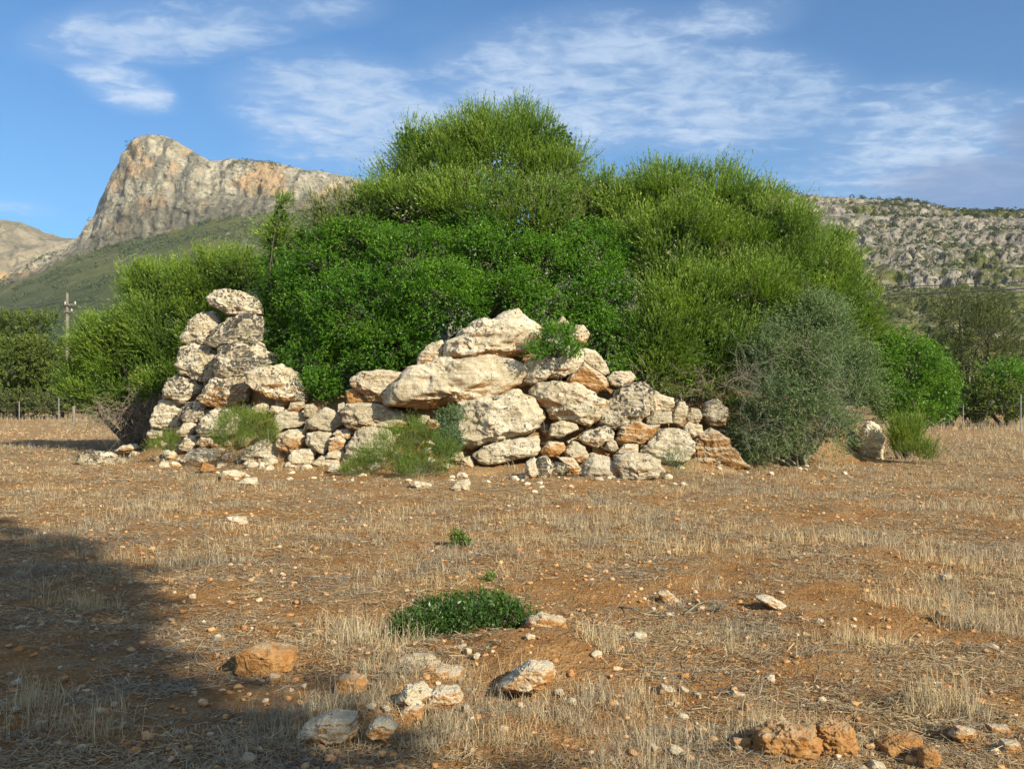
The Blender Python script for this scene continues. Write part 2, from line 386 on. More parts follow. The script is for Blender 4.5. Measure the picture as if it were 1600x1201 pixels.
# ------------------------------------------------------------------ the ground
def soil_h(x, y):
    """height of the field at x, y (arrays)"""
    x = np.asarray(x, float); y = np.broadcast_to(np.asarray(y, float), x.shape)
    p = xyz(x, y, 0)
    near = 1-sst(np.hypot(x, y), 14, 45)
    h = 0.05*fbm(p*.45, 3)+near*(0.030*fbm(p*2.3+9, 3)+0.014*ridged(p*7, 4, .6)+.012*np.clip(fbm(p*14+2, 2), 0, 1))
    # a low bank of bare soil with bedrock breaking through, near the camera
    h = h+0.14*np.exp(-(((x-.18)/.75)**2+((y-5.75)/.38)**2))
    h = h-0.05*np.exp(-(((x-1.5)/.3)**2+((y-4.5)/.5)**2))
    for bx, by, br in BUMPS:
        h = h+.045*np.exp(-(((x-bx)/br)**2+((y-by)/br)**2)**1.5)
    return h
BUMPS = []
for px_, pb_, w_ in ((420, 1045, 90), (665, 1072, 120), (645, 1095, 90), (700, 1095, 80), (820, 1066, 90), (515, 1146, 95), (590, 1143, 55), (1225, 1172, 110), (1310, 1172, 90), (1405, 1174, 70), (852, 992, 66), (548, 1075, 56), (1450, 1188, 40), (1505, 1150, 45)):
    yq_ = F*(EYE-.02)/(pb_-8-HOR); BUMPS.append(((px_-800)/F*yq_, yq_+.05, w_/F*yq_*.72))
ys = np.concatenate([np.linspace(-60, 1.5, 30), np.geomspace(1.8, 75, 560), np.geomspace(80, 3300, 40)])
us = np.linspace(-1, 1, 521)
hw = 14+.95*np.maximum(ys, 0)+np.maximum(0, ys-80)*1.5+np.maximum(0, -ys)*1.2
X = (np.sign(us)*np.abs(us)**1.35)[None, :]*hw[:, None]; Y = np.broadcast_to(ys[:, None], X.shape)
Z = soil_h(X.ravel(), Y.ravel())
V = np.stack([X.ravel(), Y.ravel(), Z], 1)
g_ = link('ground', mesh_np('ground', V, grid_faces(len(ys), len(us)), M['soil'])); tag(g_, 'reddish ploughed field with dry stubble and loose stones', kind='structure')

# the mound of earth and rubble the walls retain
FX = [100, 230, 300, 350, 430, 500, 600, 700, 800, 900, 1000, 1100, 1200, 1360, 1460]
FYY = [24.6, 23.0, 21.9, 21.5, 20.8, 20.3, 19.8, 19.3, 19.15, 19.15, 19.4, 19.9, 20.8, 23.0, 24.5]
HX = [200, 250, 330, 400, 480, 540, 620, 690, 740, 850, 900, 950, 1050, 1150, 1300, 1380]
HHH = [.5, .9, 1.9, 2.2, 1.75, 1.6, 1.75, 2.3, 2.55, 2.4, 2.0, 1.75, 1.55, 1.45, 1.0, .5]
def mound_h(x, y):
    x = np.asarray(x, float); y = np.asarray(y, float)
    px = 800+F*x/np.maximum(y, 5)
    f = y-np.interp(px, FX, FYY)
    H = np.interp(px, HX, HHH)
    sk = .30+.22*sst(330-px, 0, 80)
    h = sk*sst(f, -1.0, .7)+(H-sk)*sst(f, .3, 1.35)+.5*sst(f, 1.5, 4)
    side = sst(x, -9.9, -8.3)*(1-sst(x, 8.2, 9.8))*(1-sst(y, 30, 34))
    p = xyz(x, y, 0)
    return h*side+side*(.06*fbm(p*1.7, 4)+.02*fbm(p*9, 3))-.05+.0*x
xs = np.linspace(-11.5, 11.5, 420); yy_ = np.linspace(16.5, 36, 330)
X, Y = np.meshgrid(xs, yy_)
Zm = mound_h(X.ravel(), Y.ravel()); Zg = soil_h(X.ravel(), Y.ravel())
Zm = np.where(Zm > .02, np.maximum(Zm+Zg*.5, Zg-.03), Zg-.06)
mo = link('mound', mesh_np('mound', np.stack([X.ravel(), Y.ravel(), Zm], 1), grid_faces(len(yy_), len(xs)), M['soil'])); tag(mo, 'earth and rubble mound under the bushes', kind='structure')
def surf(x, y):
    x = np.atleast_1d(np.asarray(x, float)); y = np.atleast_1d(np.asarray(y, float))
    return np.maximum(soil_h(x, y), np.where(y > 15, mound_h(x, y), -9))

# ------------------------------------------------------------------ mountains
def relief(name, mat, label, ridge, base, Yf, Yb, Yr, px0, px1, step, rows, amp, foot=0.0, terr=0.0, seed=0, slope_mask=0.0, bk=1.0, cliff_mask=1.0):
    px = np.arange(px0, px1+1, step, dtype=float)
    ry = np.interp(px, *zip(*ridge)); by = np.interp(px, *zip(*base))
    ry = ry+1.6*fbm(xyz(px*.05, seed, 0), 4)
    n1, n2, n3 = rows
    zb = (HOR-by)/F*Yb+EYE; zr = (HOR-ry)/F*Yr+EYE
    zb = np.minimum(zb, zr*.93)
    R = []; Yv = []; mask = []; low = []
    for t in np.linspace(0, 1, n1, endpoint=False):
        yv = Yf+(Yb-Yf)*t; Yv.append(np.full_like(px, yv)); R.append(foot+(zb-foot)*(t**1.15)); mask.append(np.full_like(px, slope_mask if t < .97 else .3)); low.append(np.ones_like(px))
    for t in np.linspace(0, 1, n2):
        yv = Yb+(Yr-Yb)*t; Yv.append(np.full_like(px, yv)); R.append(zb+(zr-zb)*(1-(1-t)**1.25)); mask.append(np.full_like(px, cliff_mask)); low.append(np.full_like(px, float(1-sst(t, .12, .42))))
    for t in np.linspace(.08, 1, n3):
        yv = Yr+(Yr-Yf)*.6*t; Yv.append(np.full_like(px, yv)); R.append(zr*(1-.55*t*t)-zr*.05*t); mask.append(np.full_like(px, .6)); low.append(np.zeros_like(px))
    Yv = np.array(Yv); Z = np.array(R); mask = np.array(mask); low = np.array(low)
    PX = np.broadcast_to(px[None], Yv.shape)
    X = (PX-800)/F*Yv
    s = 1.0/amp
    P = np.stack([X.ravel(), Yv.ravel()*.5, Z.ravel()], 1)+seed*7.7
    # crags: vertical buttresses with horizontal ledges
    but = ridged(P*np.array([1, .5, .28])*s*.16, 5, .55)
    sm = fbm(P*s*.5, 4, .6)
    dY = ((-but*bk-sm*.55)*amp).reshape(Yv.shape)
    wgt = mask*.9+.22
    edge = np.clip(np.minimum(1, (zr[None]-Z)/(amp*1.2)+.25), .25, 1)
    Yn = Yv+dY*wgt*edge*np.clip(Z/(amp*2), 0, 1)
    Zn = Z+(terr*amp*np.sin(Z/(amp*1.1)+sm.reshape(Z.shape)*2)*mask*edge) + fbm(P*s*.9+4, 3).reshape(Z.shape)*amp*.12*edge*np.clip(Z/(amp*2), 0, 1)
    X = (PX-800)/F*Yv
    V = np.stack([X.ravel(), Yn.ravel(), Zn.ravel()], 1)
    me = mesh_np(name, V, grid_faces(*Yv.shape), mat, True, None, {'rock': mask.ravel(), 'low': low.ravel()})
    o = link(name, me); tag(o, label, kind='structure')
    return o, V.reshape(*Yv.shape, 3), px
rd = [(-260, 500), (-100, 455), (0, 428), (60, 409), (105, 388), (122, 372), (134, 352), (147, 338), (156, 312), (168, 293), (178, 285), (184, 262), (196, 238), (202, 224), (216, 214), (240, 211), (262, 214), (285, 228), (300, 236), (318, 246), (330, 251), (345, 250), (372, 248), (395, 252), (430, 256), (470, 263), (500, 268), (540, 275), (570, 285), (700, 330), (900, 420), (1100, 500), (1300, 560), (1500, 600)]
bs = [(-260, 520), (0, 450), (60, 428), (101, 408), (180, 386), (240, 369), (322, 347), (375, 338), (412, 336), (480, 330), (560, 330), (700, 380), (1100, 540), (1500, 606)]
mt, MV, mpx = relief('mountain', M['cliff'], 'limestone peak with orange cliffs above a green slope', rd, bs, 480, 1400, 1500, -260, 1500, 2.5, (110, 120, 25), 9.0, 0, .25, 1)
relief('hill', M['farhill'], 'distant pale rocky hill at the left edge', [(-400, 340), (-100, 335), (0, 343), (40, 350), (70, 362), (100, 371), (118, 373), (135, 376), (300, 470), (500, 560)], [(-400, 480), (0, 440), (200, 440), (500, 590)], 1900, 2300, 2600, -400, 500, 4, (30, 60, 12), 22.0, 0, .2, 3)
rr = [(700, 420), (900, 330), (1050, 300), (1150, 298), (1220, 304), (1260, 308), (1300, 314), (1380, 320), (1420, 323), (1460, 329), (1500, 333), (1550, 336), (1600, 335), (1700, 338), (1900, 350), (2200, 400)]
rb = [(700, 560), (1100, 560), (1300, 470), (1360, 452), (1600, 440), (2200, 470)]
hl, HV, hpx = relief('hillside', M['karst'], 'grey rocky hillside dotted with green scrub', rr, rb, 130, 330, 600, 700, 2200, 3.0, (120, 150, 20), 2.0, 0, 1.2, 5, .56, .40, .84)

# scrub on the hillsides
def leaf_quads(P, D, L, Wd, rs, fold=None):
    n = len(P); S = unit(np.cross(D, rs.normal(size=(n, 3))))
    L = np.broadcast_to(L, (n,))[:, None]; Wd = np.broadcast_to(Wd, (n,))[:, None]
    m = P+D*L*.45
    V = np.stack([P, m+S*Wd*.5, P+D*L, m-S*Wd*.5], 1).reshape(-1, 3)
    return V, np.arange(n*4).reshape(n, 4)
def puffs(centers, radii, per, leaf, rs):
    n = len(centers); c = np.repeat(centers, per, 0); r = np.repeat(radii, per)[:, None]
    d = unit(rs.normal(size=(n*per, 3))); d[:, 2] = np.abs(d[:, 2])*.9-.15
    P = c+d*r*(rs.uniform(.3, 1, (n*per, 1)))
    D = unit(d+rs.normal(size=d.shape)*.6)
    V, Fq = leaf_quads(P, D, r[:, 0]*leaf, r[:, 0]*leaf*.8, rs)
    return V, Fq, rs.uniform(0, 1, n*per)
rs = np.random.RandomState(21)
nr, nc = HV.shape[:2]
ii = rs.randint(2, nr-21, 34000); jj = rs.randint(0, nc-1, 34000)
P = HV[ii, jj]+rs.normal(size=(34000, 3))*.5
keep = (fbm(P*np.array([.02, .01, .05]), 3) > -.02) & (P[:, 0]/P[:, 1] > .2) & (P[:, 0]/P[:, 1] < .65)
P = P[keep]; R_ = (rs.uniform(.25, 1.0, len(P))**1.5*1.5+.3)*np.clip(P[:, 1]/560, .25, 1)
P[:, 2] += R_*.25
V, Fq, rn = puffs(P, R_, 24, .5, rs)
P0 = P; R0 = R_
ii = rs.randint(int(110*.35), 235, 60000); jj = rs.randint(0, MV.shape[1], 60000)
P = MV[ii, jj]+rs.normal(size=(60000, 3))*np.array([2.5, 3, .3]); prx = 800+F*P[:, 0]/P[:, 1]
dn = fbm(P*np.array([.010, .010, .02]), 4)+.5*perlin(P*.05)
hi = ii >= 110; dn = np.where(hi, dn*.45, dn); keep = (prx < 520) & (dn+rs.normal(size=len(P))*.2 > np.where(hi, .47, .24)); P, hi = P[keep], hi[keep]
R_ = (rs.uniform(.3, 1, len(P))**2*3.4+.9)*P[:, 1]/1000*np.where(hi, .5, 1)
V2, Fq2, rn2 = puffs(P+np.array([0, 0, .6]), R_, 14, .6, rs)
tag(link('mountain_scrub', mesh_np('mountain_scrub', V2, Fq2, M['scrub'], False, {'rnd': rn2})), 'dark scrub dotted over the green slope and ledges of the mountain', 'scrub', kind='stuff')
tag(link('hillside_scrub', mesh_np('hillside_scrub', V, Fq, M['scrub'], False, {'rnd': rn})), 'low dark green scrub scattered over the rocky hillside', 'scrub', kind='stuff')
# ------------------------------------------------------------------ rocks
def ico(sub):
    bm = bmesh.new(); bmesh.ops.create_icosphere(bm, subdivisions=sub, radius=1.0)
    V = np.array([v.co[:] for v in bm.verts]); Fq = np.array([[v.index for v in f.verts] for f in bm.faces]); bm.free()
    return V, Fq
ICO = {k: ico(k) for k in (3, 4, 5, 6)}
def poly_radius(poly, th):
    """distance from the centroid to the outline in direction th (outline in x,z)"""
    P = np.asarray(poly, float); Q = np.roll(P, -1, 0)
    r = np.zeros_like(th); dx, dz = np.cos(th), np.sin(th)
    for (ax, az), (bx, bz) in zip(P, Q):
        ex, ez = bx-ax, bz-az; den = dx*ez-dz*ex
        den = np.where(np.abs(den) < 1e-9, 1e-9, den)
        t = (ax*ez-az*ex)/den; s = (ax*dz-az*dx)/den
        ok = (s >= -1e-6) & (s <= 1+1e-6) & (t > 0)
        r = np.where(ok, np.maximum(r, t), r)
    return np.maximum(r, 1e-3)
def rock_shape(poly, depth, seed, sub=5, rough=1.0, strata=0.0):
    """poly: outline in metres about (0,0) in x,z; returns vertices"""
    D, Fq = ICO[sub]; D = D.copy()
    rs = np.random.RandomState(seed)
    k = 256; tt = np.linspace(-math.pi, math.pi, k, endpoint=False)
    pr = poly_radius(poly, tt)
    pr = (np.roll(pr, 1)+2*pr+np.roll(pr, -1))/4
    th = np.arctan2(D[:, 2], D[:, 0])
    r = np.interp(th, np.append(tt, math.pi), np.append(pr, pr[0]))
    s = np.hypot(D[:, 0], D[:, 2])
    # planes cutting the ball give broad facets
    f = np.ones(len(D))
    for _ in range(13):
        n = rs.normal(size=3); n[1] = -abs(n[1])*1.3 if rs.rand() < .7 else n[1]; n /= np.linalg.norm(n)
        c = D@n
        f = np.minimum(f, np.where(c > 0, rs.uniform(.62, .88)/np.maximum(c, 1e-3), 9))
    f = np.clip(f, .55, 1)
    f = f*(1-s**6)+s**6          # keep the outline
    size = float(np.mean(pr))
    sp = s**.68
    x = np.cos(th)*r*sp*(f*.75+.25); z = np.sin(th)*r*sp*(f*.75+.25)
    y = np.sign(D[:, 1])*np.abs(D[:, 1])**.72*depth*f
    V = np.stack([x, y, z], 1)
    nrm = unit(V/np.array([size, depth, size])**2)
    q = V/size+seed*3.1
    disp = .085*fbm(q*1.2, 3)+.045*(ridged(q*1.8+5, 4, .6)-.6)+.03*fbm(q*6, 4, .7)-.05*np.clip(perlin(q*4.3+8)-.15, 0, 1)
    sv = q[:, 2]*2.3+.55*perlin(q*.9+3)+.25*q[:, 0]; fr = sv-np.floor(sv); disp = disp+.055*(np.minimum(fr/.82, (1-fr)/.18)-.5)
    if strata: disp = disp+strata*.05*perlin(np.stack([q[:, 0]*.7, q[:, 1]*.7, q[:, 2]*7], 1))
    crack = np.abs(perlin(q*np.array([1.1, 1.1, 2.0])+17)); disp = disp-.09*(1-sst(crack, 0, .05))*sst(perlin(q*.9+4), -.05, .3)
    V = V+nrm*(disp*rough*size)[:, None]
    return V, Fq
NSEED = [100]
def rock_px(pts, label, Y=None, zmap=None, lich=.5, och=.3, br=1.0, depth=.62, sub=5, strata=.6, name='rock', cat='rock', group=None, rough=1.0, embed=0, mat='rock'):
    P = np.array(pts, float)
    if zmap: P = P*zmap[2]+np.array(zmap[:2])
    NSEED[0] += 1
    c = P.mean(0); yb = P[:, 1].max()
    wpx = np.ptp(P[:, 0]); hpx_ = np.ptp(P[:, 1])
    if Y is None:
        zc = (HOR-c[1])/F*20+EYE
        Yw = np.interp(c[0], FX, FYY)+.33*max(zc-.2, 0)
        rd_ = depth*min(wpx, hpx_*1.4)*.5/F*20
        Y = Yw+rd_*.15
        if yb > 690: Y = min(Y, 1500*EYE/(yb-HOR)+rd_*.5)
    Pm = np.stack([(P[:, 0]-c[0])/F*Y, -(P[:, 1]-c[1])/F*Y], 1)
    dep = depth*math.sqrt(wpx*hpx_)*.5/F*Y*1.15
    if mat == 'rock': Pm = Pm*1.05
    if mat == 'rock_near': Pm = Pm*1.06; embed = .24*hpx_/F*Y
    V, Fq = rock_shape(Pm, dep, NSEED[0], sub, rough, strata)
    o = link(name, mesh_np(name, V, Fq, M[mat]), None, (float((c[0]-800)/F*Y), float(Y), float(EYE+(HOR-c[1])/F*Y-embed)))
    o.color = (lich, och, br, 1)
    return tag(o, label, cat, group)
Z1 = (200, 430, .25); Z2 = (520, 470, .25); Z3 = (820, 490, .25); ZQ = (380, 560, .225); ZL = (0, 620, .25); ZF = (360, 880, .375); ZR = (960, 780, .4); ZT = (1120, 430, .3)
gs = 'stones of the corner stack at the left'
rock_px([(500,140),(560,100),(640,95),(720,110),(790,150),(830,190),(832,240),(740,262),(640,245),(560,205),(505,180)], 'topmost pale boulder crowning the left stack, against the bushes', zmap=Z1, lich=.62, och=.15, sub=6, name='boulder', cat='boulder', group=gs)
rock_px([(340,380),(400,280),(470,235),(560,262),(570,320),(500,400),(470,430),(380,425),(335,400)], 'slanted cream boulder second from the top on the outer edge of the left stack', zmap=Z1, lich=.45, och=.15, sub=6, name='boulder', cat='boulder', group=gs)
rock_px([(480,420),(560,330),(640,270),(760,245),(835,260),(840,330),(820,400),(805,430),(700,430),(600,445),(550,455)], 'darkest lichen covered boulder under the topmost boulder of the left stack', zmap=Z1, lich=1.0, och=.05, br=.9, sub=6, name='boulder', cat='boulder', group=gs)
rock_px([(310,560),(340,450),(400,430),(470,450),(570,500),(572,540),(555,600),(540,640),(490,665),(400,640),(330,610)], 'rounded cream boulder on the outer edge, third row of the left stack', zmap=Z1, lich=.6, och=.12, sub=6, name='boulder', cat='boulder', group=gs)
rock_px([(550,550),(590,450),(700,425),(820,445),(915,500),(918,550),(830,590),(740,622),(640,640),(570,622)], 'wide black and white speckled boulder in the third row of the left stack', zmap=Z1, lich=1.0, och=.1, sub=6, name='boulder', cat='boulder', group=gs)
rock_px([(225,720),(270,655),(350,632),(430,650),(480,700),(420,755),(340,805),(280,778),(225,762)], 'egg shaped speckled boulder above the tall pale corner boulder', zmap=Z1, lich=.8, och=.15, name='boulder', cat='boulder', group=gs)
rock_px([(445,775),(520,660),(560,630),(650,637),(745,640),(758,700),(745,780),(650,818),(560,830),(480,802)], 'speckled boulder with an orange upper corner in the left stack', zmap=Z1, lich=.75, och=.38, sub=6, name='boulder', cat='boulder', group=gs)
rock_px([(750,610),(830,582),(960,565),(1050,615),(1105,720),(1105,780),(1010,798),(900,770),(800,712),(755,670)], 'wedge shaped boulder half shaded by the drooping mastic bush', zmap=Z1, lich=.5, och=.35, sub=6, name='boulder', cat='boulder', group=gs)
rock_px([(145,915),(200,790),(270,775),(332,800),(332,850),(322,900),(335,950),(250,968),(160,945)], 'tall smooth cream boulder at the bottom outer corner of the left stack', zmap=Z1, lich=.12, och=.1, sub=6, name='boulder', cat='boulder', group=gs)
rock_px([(318,870),(360,800),(430,783),(500,800),(533,840),(480,890),(430,917),(350,907),(320,885)], 'small dark speckled boulder right of the tall smooth corner boulder', zmap=Z1, lich=.9, och=.05, name='boulder', cat='boulder', group=gs)
rock_px([(428,980),(460,900),(520,850),(600,822),(690,860),(720,900),(680,990),(540,1002),(440,1000)], 'speckled boulder directly behind the green bush at the foot of the left stack', zmap=Z1, lich=.95, och=.05, name='boulder', cat='boulder', group=gs)
gb = 'small stones at the foot of the left stack'
rock_px([(122,990),(160,950),(240,957),(290,980),(230,1015),(140,1025)], 'flat pale stone under the tall smooth corner boulder', zmap=Z1, lich=.4, och=.2, group=gb, depth=1.0)
rock_px([(303,985),(360,920),(410,910),(432,960),(405,1003),(330,1014)], 'small pale block wedged below the dark speckled corner boulder', zmap=Z1, lich=.3, och=.2, group=gb, depth=1)
rock_px([(318,1070),(370,1010),(435,1000),(445,1060),(400,1103),(340,1098)], 'smooth pale stone lowest at the outer foot of the left stack', zmap=Z1, lich=.1, och=.3, group=gb, depth=1)
rock_px([(430,1055),(460,1003),(522,1008),(530,1060),(470,1080)], 'round yellowish stone left of the bushy plant at the stack foot', zmap=Z1, lich=.05, och=.45, group=gb, depth=1)
rock_px([(340,1155),(400,1090),(470,1080),(565,1100),(585,1150),(450,1175),(360,1180)], 'long white stone at ground level below the left stack', zmap=Z1, lich=.2, och=.2, group=gb, depth=1)
gm = 'boulders of the middle of the wall'
rock_px([(918,960),(920,880),(990,845),(1080,855),(1135,900),(1090,945),(980,962),(930,1002)], 'grey lump of rock right of the bushy plant, left end of the grey course', zmap=Z1, lich=.25, och=.2, br=.85, group=gm)
rock_px([(1105,925),(1160,870),(1230,838),(1335,865),(1360,920),(1285,972),(1200,968),(1130,952)], 'grey rounded rock between the grey lump and the long flat boulder', zmap=Z1, lich=.25, och=.2, br=.82, group=gm)
rock_px([(60,700),(100,648),(200,638),(330,655),(400,688),(512,715),(485,760),(350,802),(200,802),(110,792)], 'long flat grey boulder with an orange right end below the small ledge', zmap=Z2, lich=.15, och=.35, br=.88, sub=6, strata=1.2, group=gm, name='boulder', cat='boulder')
rock_px([(80,560),(140,548),(215,620),(228,642),(100,648)], 'small orange wedge left of the cracked brown block', zmap=Z2, lich=.05, och=.75, group=gm)
rock_px([(135,470),(200,443),(320,440),(425,448),(430,500),(390,580),(360,662),(280,642),(220,612),(150,552),(115,500)], 'cracked brown and cream block left of the longest slab', zmap=Z2, lich=.3, och=.42, br=.9, sub=6, strata=1.2, group=gm, name='boulder', cat='boulder')
rock_px([(358,600),(380,540),(450,460),(530,418),(700,378),(850,356),(980,343),(1120,368),(1198,430),(1182,500),(1090,552),(1000,602),(860,632),(700,652),(600,668),(480,652),(370,642)], 'longest slab, grey cream and overhanging, in the middle of the wall', zmap=Z2, lich=.32, och=.3, sub=6, depth=.75, strata=1.2, group=gm, name='slab', cat='slab')
rock_px([(525,400),(540,340),(600,278),(680,253),(702,300),(718,392),(640,398),(560,418)], 'small upright block between the mastic bush and the peaked top boulder', zmap=Z2, lich=.35, och=.4, group=gm)
rock_px([(708,365),(703,260),(800,208),(880,150),(1000,113),(1060,88),(1140,68),(1222,130),(1305,182),(1245,282),(1155,345),(1060,362),(900,352),(770,378)], 'peaked cream boulder forming the highest point of the middle wall', zmap=Z2, lich=.42, och=.3, sub=6, depth=.75, strata=1.4, group=gm, name='boulder', cat='boulder')
rock_px([(785,700),(800,640),(900,618),(1000,600),(1140,560),(1232,615),(1284,680),(1294,760),(1244,812),(1130,842),(1000,882),(880,922),(810,882),(780,800)], 'big square cream boulder in the centre beside the dark green bush', zmap=Z2, lich=.45, och=.1, sub=6, depth=.8, strata=.8, group=gm, name='boulder', cat='boulder')
rock_px([(886,960),(950,908),(1080,878),(1272,843),(1284,920),(1272,962),(1150,984),(1000,1023),(920,1003)], 'flat white slab lying directly under the big square boulder', zmap=Z2, lich=.45, och=.1, sub=6, strata=1.2, group=gm, name='slab', cat='slab')
rock_px([(85,960),(110,880),(150,818),(250,796),(350,815),(375,870),(368,935),(300,985),(180,990),(110,1000)], 'round grey boulder at ground level left of the central bush', zmap=Z2, lich=.15, och=.1, br=.82, sub=6, group=gm, name='boulder', cat='boulder')
rock_px([(52,1020),(70,970),(110,985),(150,1010),(130,1042),(70,1052)], 'small dark grey stone touching the round grey boulder', zmap=Z2, lich=.7, och=0, br=.6, depth=1)
gr = 'boulders of the right half of the wall'
rock_px([(5,410),(20,290),(90,263),(200,285),(300,238),(352,218),(358,300),(332,362),(240,392),(150,392),(100,432),(40,445)], 'white knobbly boulder carrying the sprig of green leaves', zmap=Z3, lich=.5, och=.2, sub=6, group=gr, name='boulder', cat='boulder')
rock_px([(260,425),(300,370),(370,308),(440,355),(505,410),(515,450),(450,493),(380,473),(310,453)], 'orange brown boulder leaning under the narrow white one', zmap=Z3, lich=.1, och=.62, br=.9, sub=6, group=gr, name='boulder', cat='boulder')
rock_px([(368,290),(366,218),(440,232),(500,308),(523,360),(490,388),(430,345)], 'narrow white stone leaning diagonally beneath the green foliage', zmap=Z3, lich=.3, och=.05, br=1.08, group=gr)
rock_px([(42,475),(100,438),(220,427),(340,447),(412,480),(440,525),(512,542),(484,602),(440,655),(380,684),(240,674),(150,642),(138,590),(60,545)], 'broad oval cream boulder right of the big square one', zmap=Z3, lich=.5, och=.28, sub=6, depth=.75, group=gr, name='boulder', cat='boulder')
rock_px([(450,695),(460,590),(530,538),(580,478),(660,446),(740,436),(793,480),(783,560),(768,620),(705,675),(600,705),(550,715)], 'tall lichen blotched boulder right of the broad oval one', zmap=Z3, lich=.75, och=.2, br=.85, sub=6, depth=.8, group=gr, name='boulder', cat='boulder')
rock_px([(772,595),(780,520),(820,486),(850,508),(922,528),(933,570),(892,613),(830,618)], 'small cream block at the right shoulder of the lichen blotched boulder', zmap=Z3, lich=.3, och=.3, group=gr)
rock_px([(912,682),(920,620),(960,558),(990,552),(1018,590),(1003,652),(970,692)], 'upright almond shaped stone at the upper right of the wall', zmap=Z3, lich=.2, och=.35, br=.85, group=gr)
rock_px([(1012,645),(1040,590),(1090,598),(1108,640),(1080,692),(1020,682)], 'dull brown stone right of the almond shaped stone', zmap=Z3, lich=.2, och=.35, br=.75, group=gr)
rock_px([(155,760),(170,690),(240,672),(322,688),(333,722),(270,752),(210,774)], 'small white slab under the broad oval boulder', zmap=Z3, lich=.3, och=.1, br=1.05, group=gr, depth=1)
rock_px([(566,795),(600,710),(680,668),(760,698),(835,698),(795,762),(740,802),(650,818),(590,814)], 'grey brown boulder with a bright orange broken face', zmap=Z3, lich=.1, och=.66, br=.9, sub=6, group=gr, name='boulder', cat='boulder')
rock_px([(326,780),(370,738),(450,718),(512,702),(554,740),(548,792),(500,804),(450,838),(390,814)], 'pitted white stone left of the orange faced boulder', zmap=Z3, lich=.7, och=.2, group=gr)
rock_px([(700,860),(790,778),(840,733),(940,727),(1012,748),(1044,800),(1044,862),(1002,922),(900,934),(850,924),(760,894)], 'large pale block near ground level at the right', zmap=Z3, lich=.5, och=.2, br=.88, sub=6, depth=.8, group=gr, name='boulder', cat='boulder')
rock_px([(562,960),(566,888),(640,868),(760,878),(835,918),(850,980),(822,1024),(700,1040),(610,1040)], 'pale flat topped block standing on the soil at the right', zmap=Z3, lich=.4, och=.2, br=.85, sub=6, depth=.8, group=gr, name='boulder', cat='boulder')
rock_px([(366,1010),(370,928),(420,878),(520,896),(562,960),(584,1022),(500,1036),(400,1026)], 'grey pyramid shaped rock left of the flat topped block', zmap=Z3, lich=.3, och=.2, br=.8, depth=.9, group=gr)
rock_px([(1035,935),(1050,850),(1080,758),(1160,736),(1250,786),(1305,850),(1390,955),(1300,968),(1180,968),(1090,976)], 'crumbling tan rock sloping down at the right end beside the grey shrub', zmap=Z3, lich=.05, och=.6, br=.72, sub=6, rough=1.4, group=gr, name='boulder', cat='boulder')
rock_px([(756,655),(800,618),(912,612),(916,682),(830,694),(760,694)], 'flat brown stone under the small cream block', zmap=Z3, lich=.2, och=.25, br=.75, group=gr, depth=1)
rock_px([(516,402),(560,362),(662,362),(694,400),(642,443),(600,463),(540,443)], 'weathered grey block tucked under the foliage right of the leaning white stone', zmap=Z3, lich=.5, och=.25, br=.85, group=gr)
rock_px([(298,135),(320,78),(370,76),(405,130),(372,184),(328,184)], 'small ochre knob of rock showing above the sprig of green leaves', zmap=Z3, lich=.3, och=.4, group=gr)
rock_px([(190,62),(240,18),(274,60),(232,94)], 'tiny pale rock tip highest above the sprig of leaves', zmap=Z3, lich=.3, och=.2, group=gr)
rock_px([(496,845),(520,788),(562,798),(584,842),(552,864)], 'small grey wedge between the pitted stone and the orange faced boulder', zmap=Z3, lich=.1, och=.2, br=.8, depth=1)
rock_px([(566,872),(620,818),(702,816),(704,872),(640,884)], 'tan stone under the orange faced boulder', zmap=Z3, lich=.1, och=.3, br=.9, depth=1)
rock_px([(55,990),(80,908),(130,886),(174,940),(164,1003),(100,1034)], 'black and white lichen blotched stone on the soil below the flat white slab', zmap=Z3, lich=1.1, och=.05, depth=1)
rock_px([(158,965),(190,926),(242,936),(276,980),(240,1014),(178,1004)], 'round stone with a black lichen ring at ground level', zmap=Z3, lich=1.2, och=.05, depth=1)
rock_px([(1106,640),(1130,558),(1200,536),(1264,600),(1244,694),(1160,704)], 'dull earth coloured boulder half hidden behind the grey shrub', zmap=Z3, lich=.1, och=.3, br=.7, group=gr)
rock_px([(996,705),(1020,678),(1100,698),(1114,740),(1050,774),(1000,744)], 'small white capped stone above the large pale block', zmap=Z3, lich=.3, och=.15, group=gr)
rock_px([(98,862),(150,798),(242,808),(254,850),(202,894),(130,890)], 'ochre stone below the small white slab', zmap=Z3, lich=.0, och=.7, depth=1)
rock_px([(240,860),(300,800),(370,830),(400,900),(340,930),(270,920)], 'rusty stone left of the grey pyramid shaped rock', zmap=Z3, lich=.05, och=.5, br=.9, depth=1)
rock_px([(0,1030),(10,930),(60,900),(80,1000),(50,1040)], 'tan stone left of the lichen blotched stone under the slab', zmap=Z3, lich=.2, och=.35, depth=1)
rock_px([(270,1000),(250,920),(200,900),(300,900),(340,960),(340,1010)], 'ochre brown lump behind the ringed lichen stone', zmap=Z3, lich=.1, och=.5, depth=1)
rock_px([(740,880),(755,800),(800,765),(850,800),(864,880),(854,965),(790,955),(742,935)], 'white upright boulder alone beside the rushy tuft at the right end', zmap=ZT, lich=.15, och=.02, br=1.35, sub=6, depth=.8, name='boulder', cat='boulder')
gl = 'stones of the low rubble course left of centre'
rock_px([(-10,700),(10,640),(90,590),(160,565),(240,595),(314,680),(336,724),(240,735),(150,725),(60,715)], 'long low pale boulder at ground level between the two foot bushes', zmap=ZQ, lich=.05, och=.25, sub=6, group=gl, name='boulder', cat='boulder')
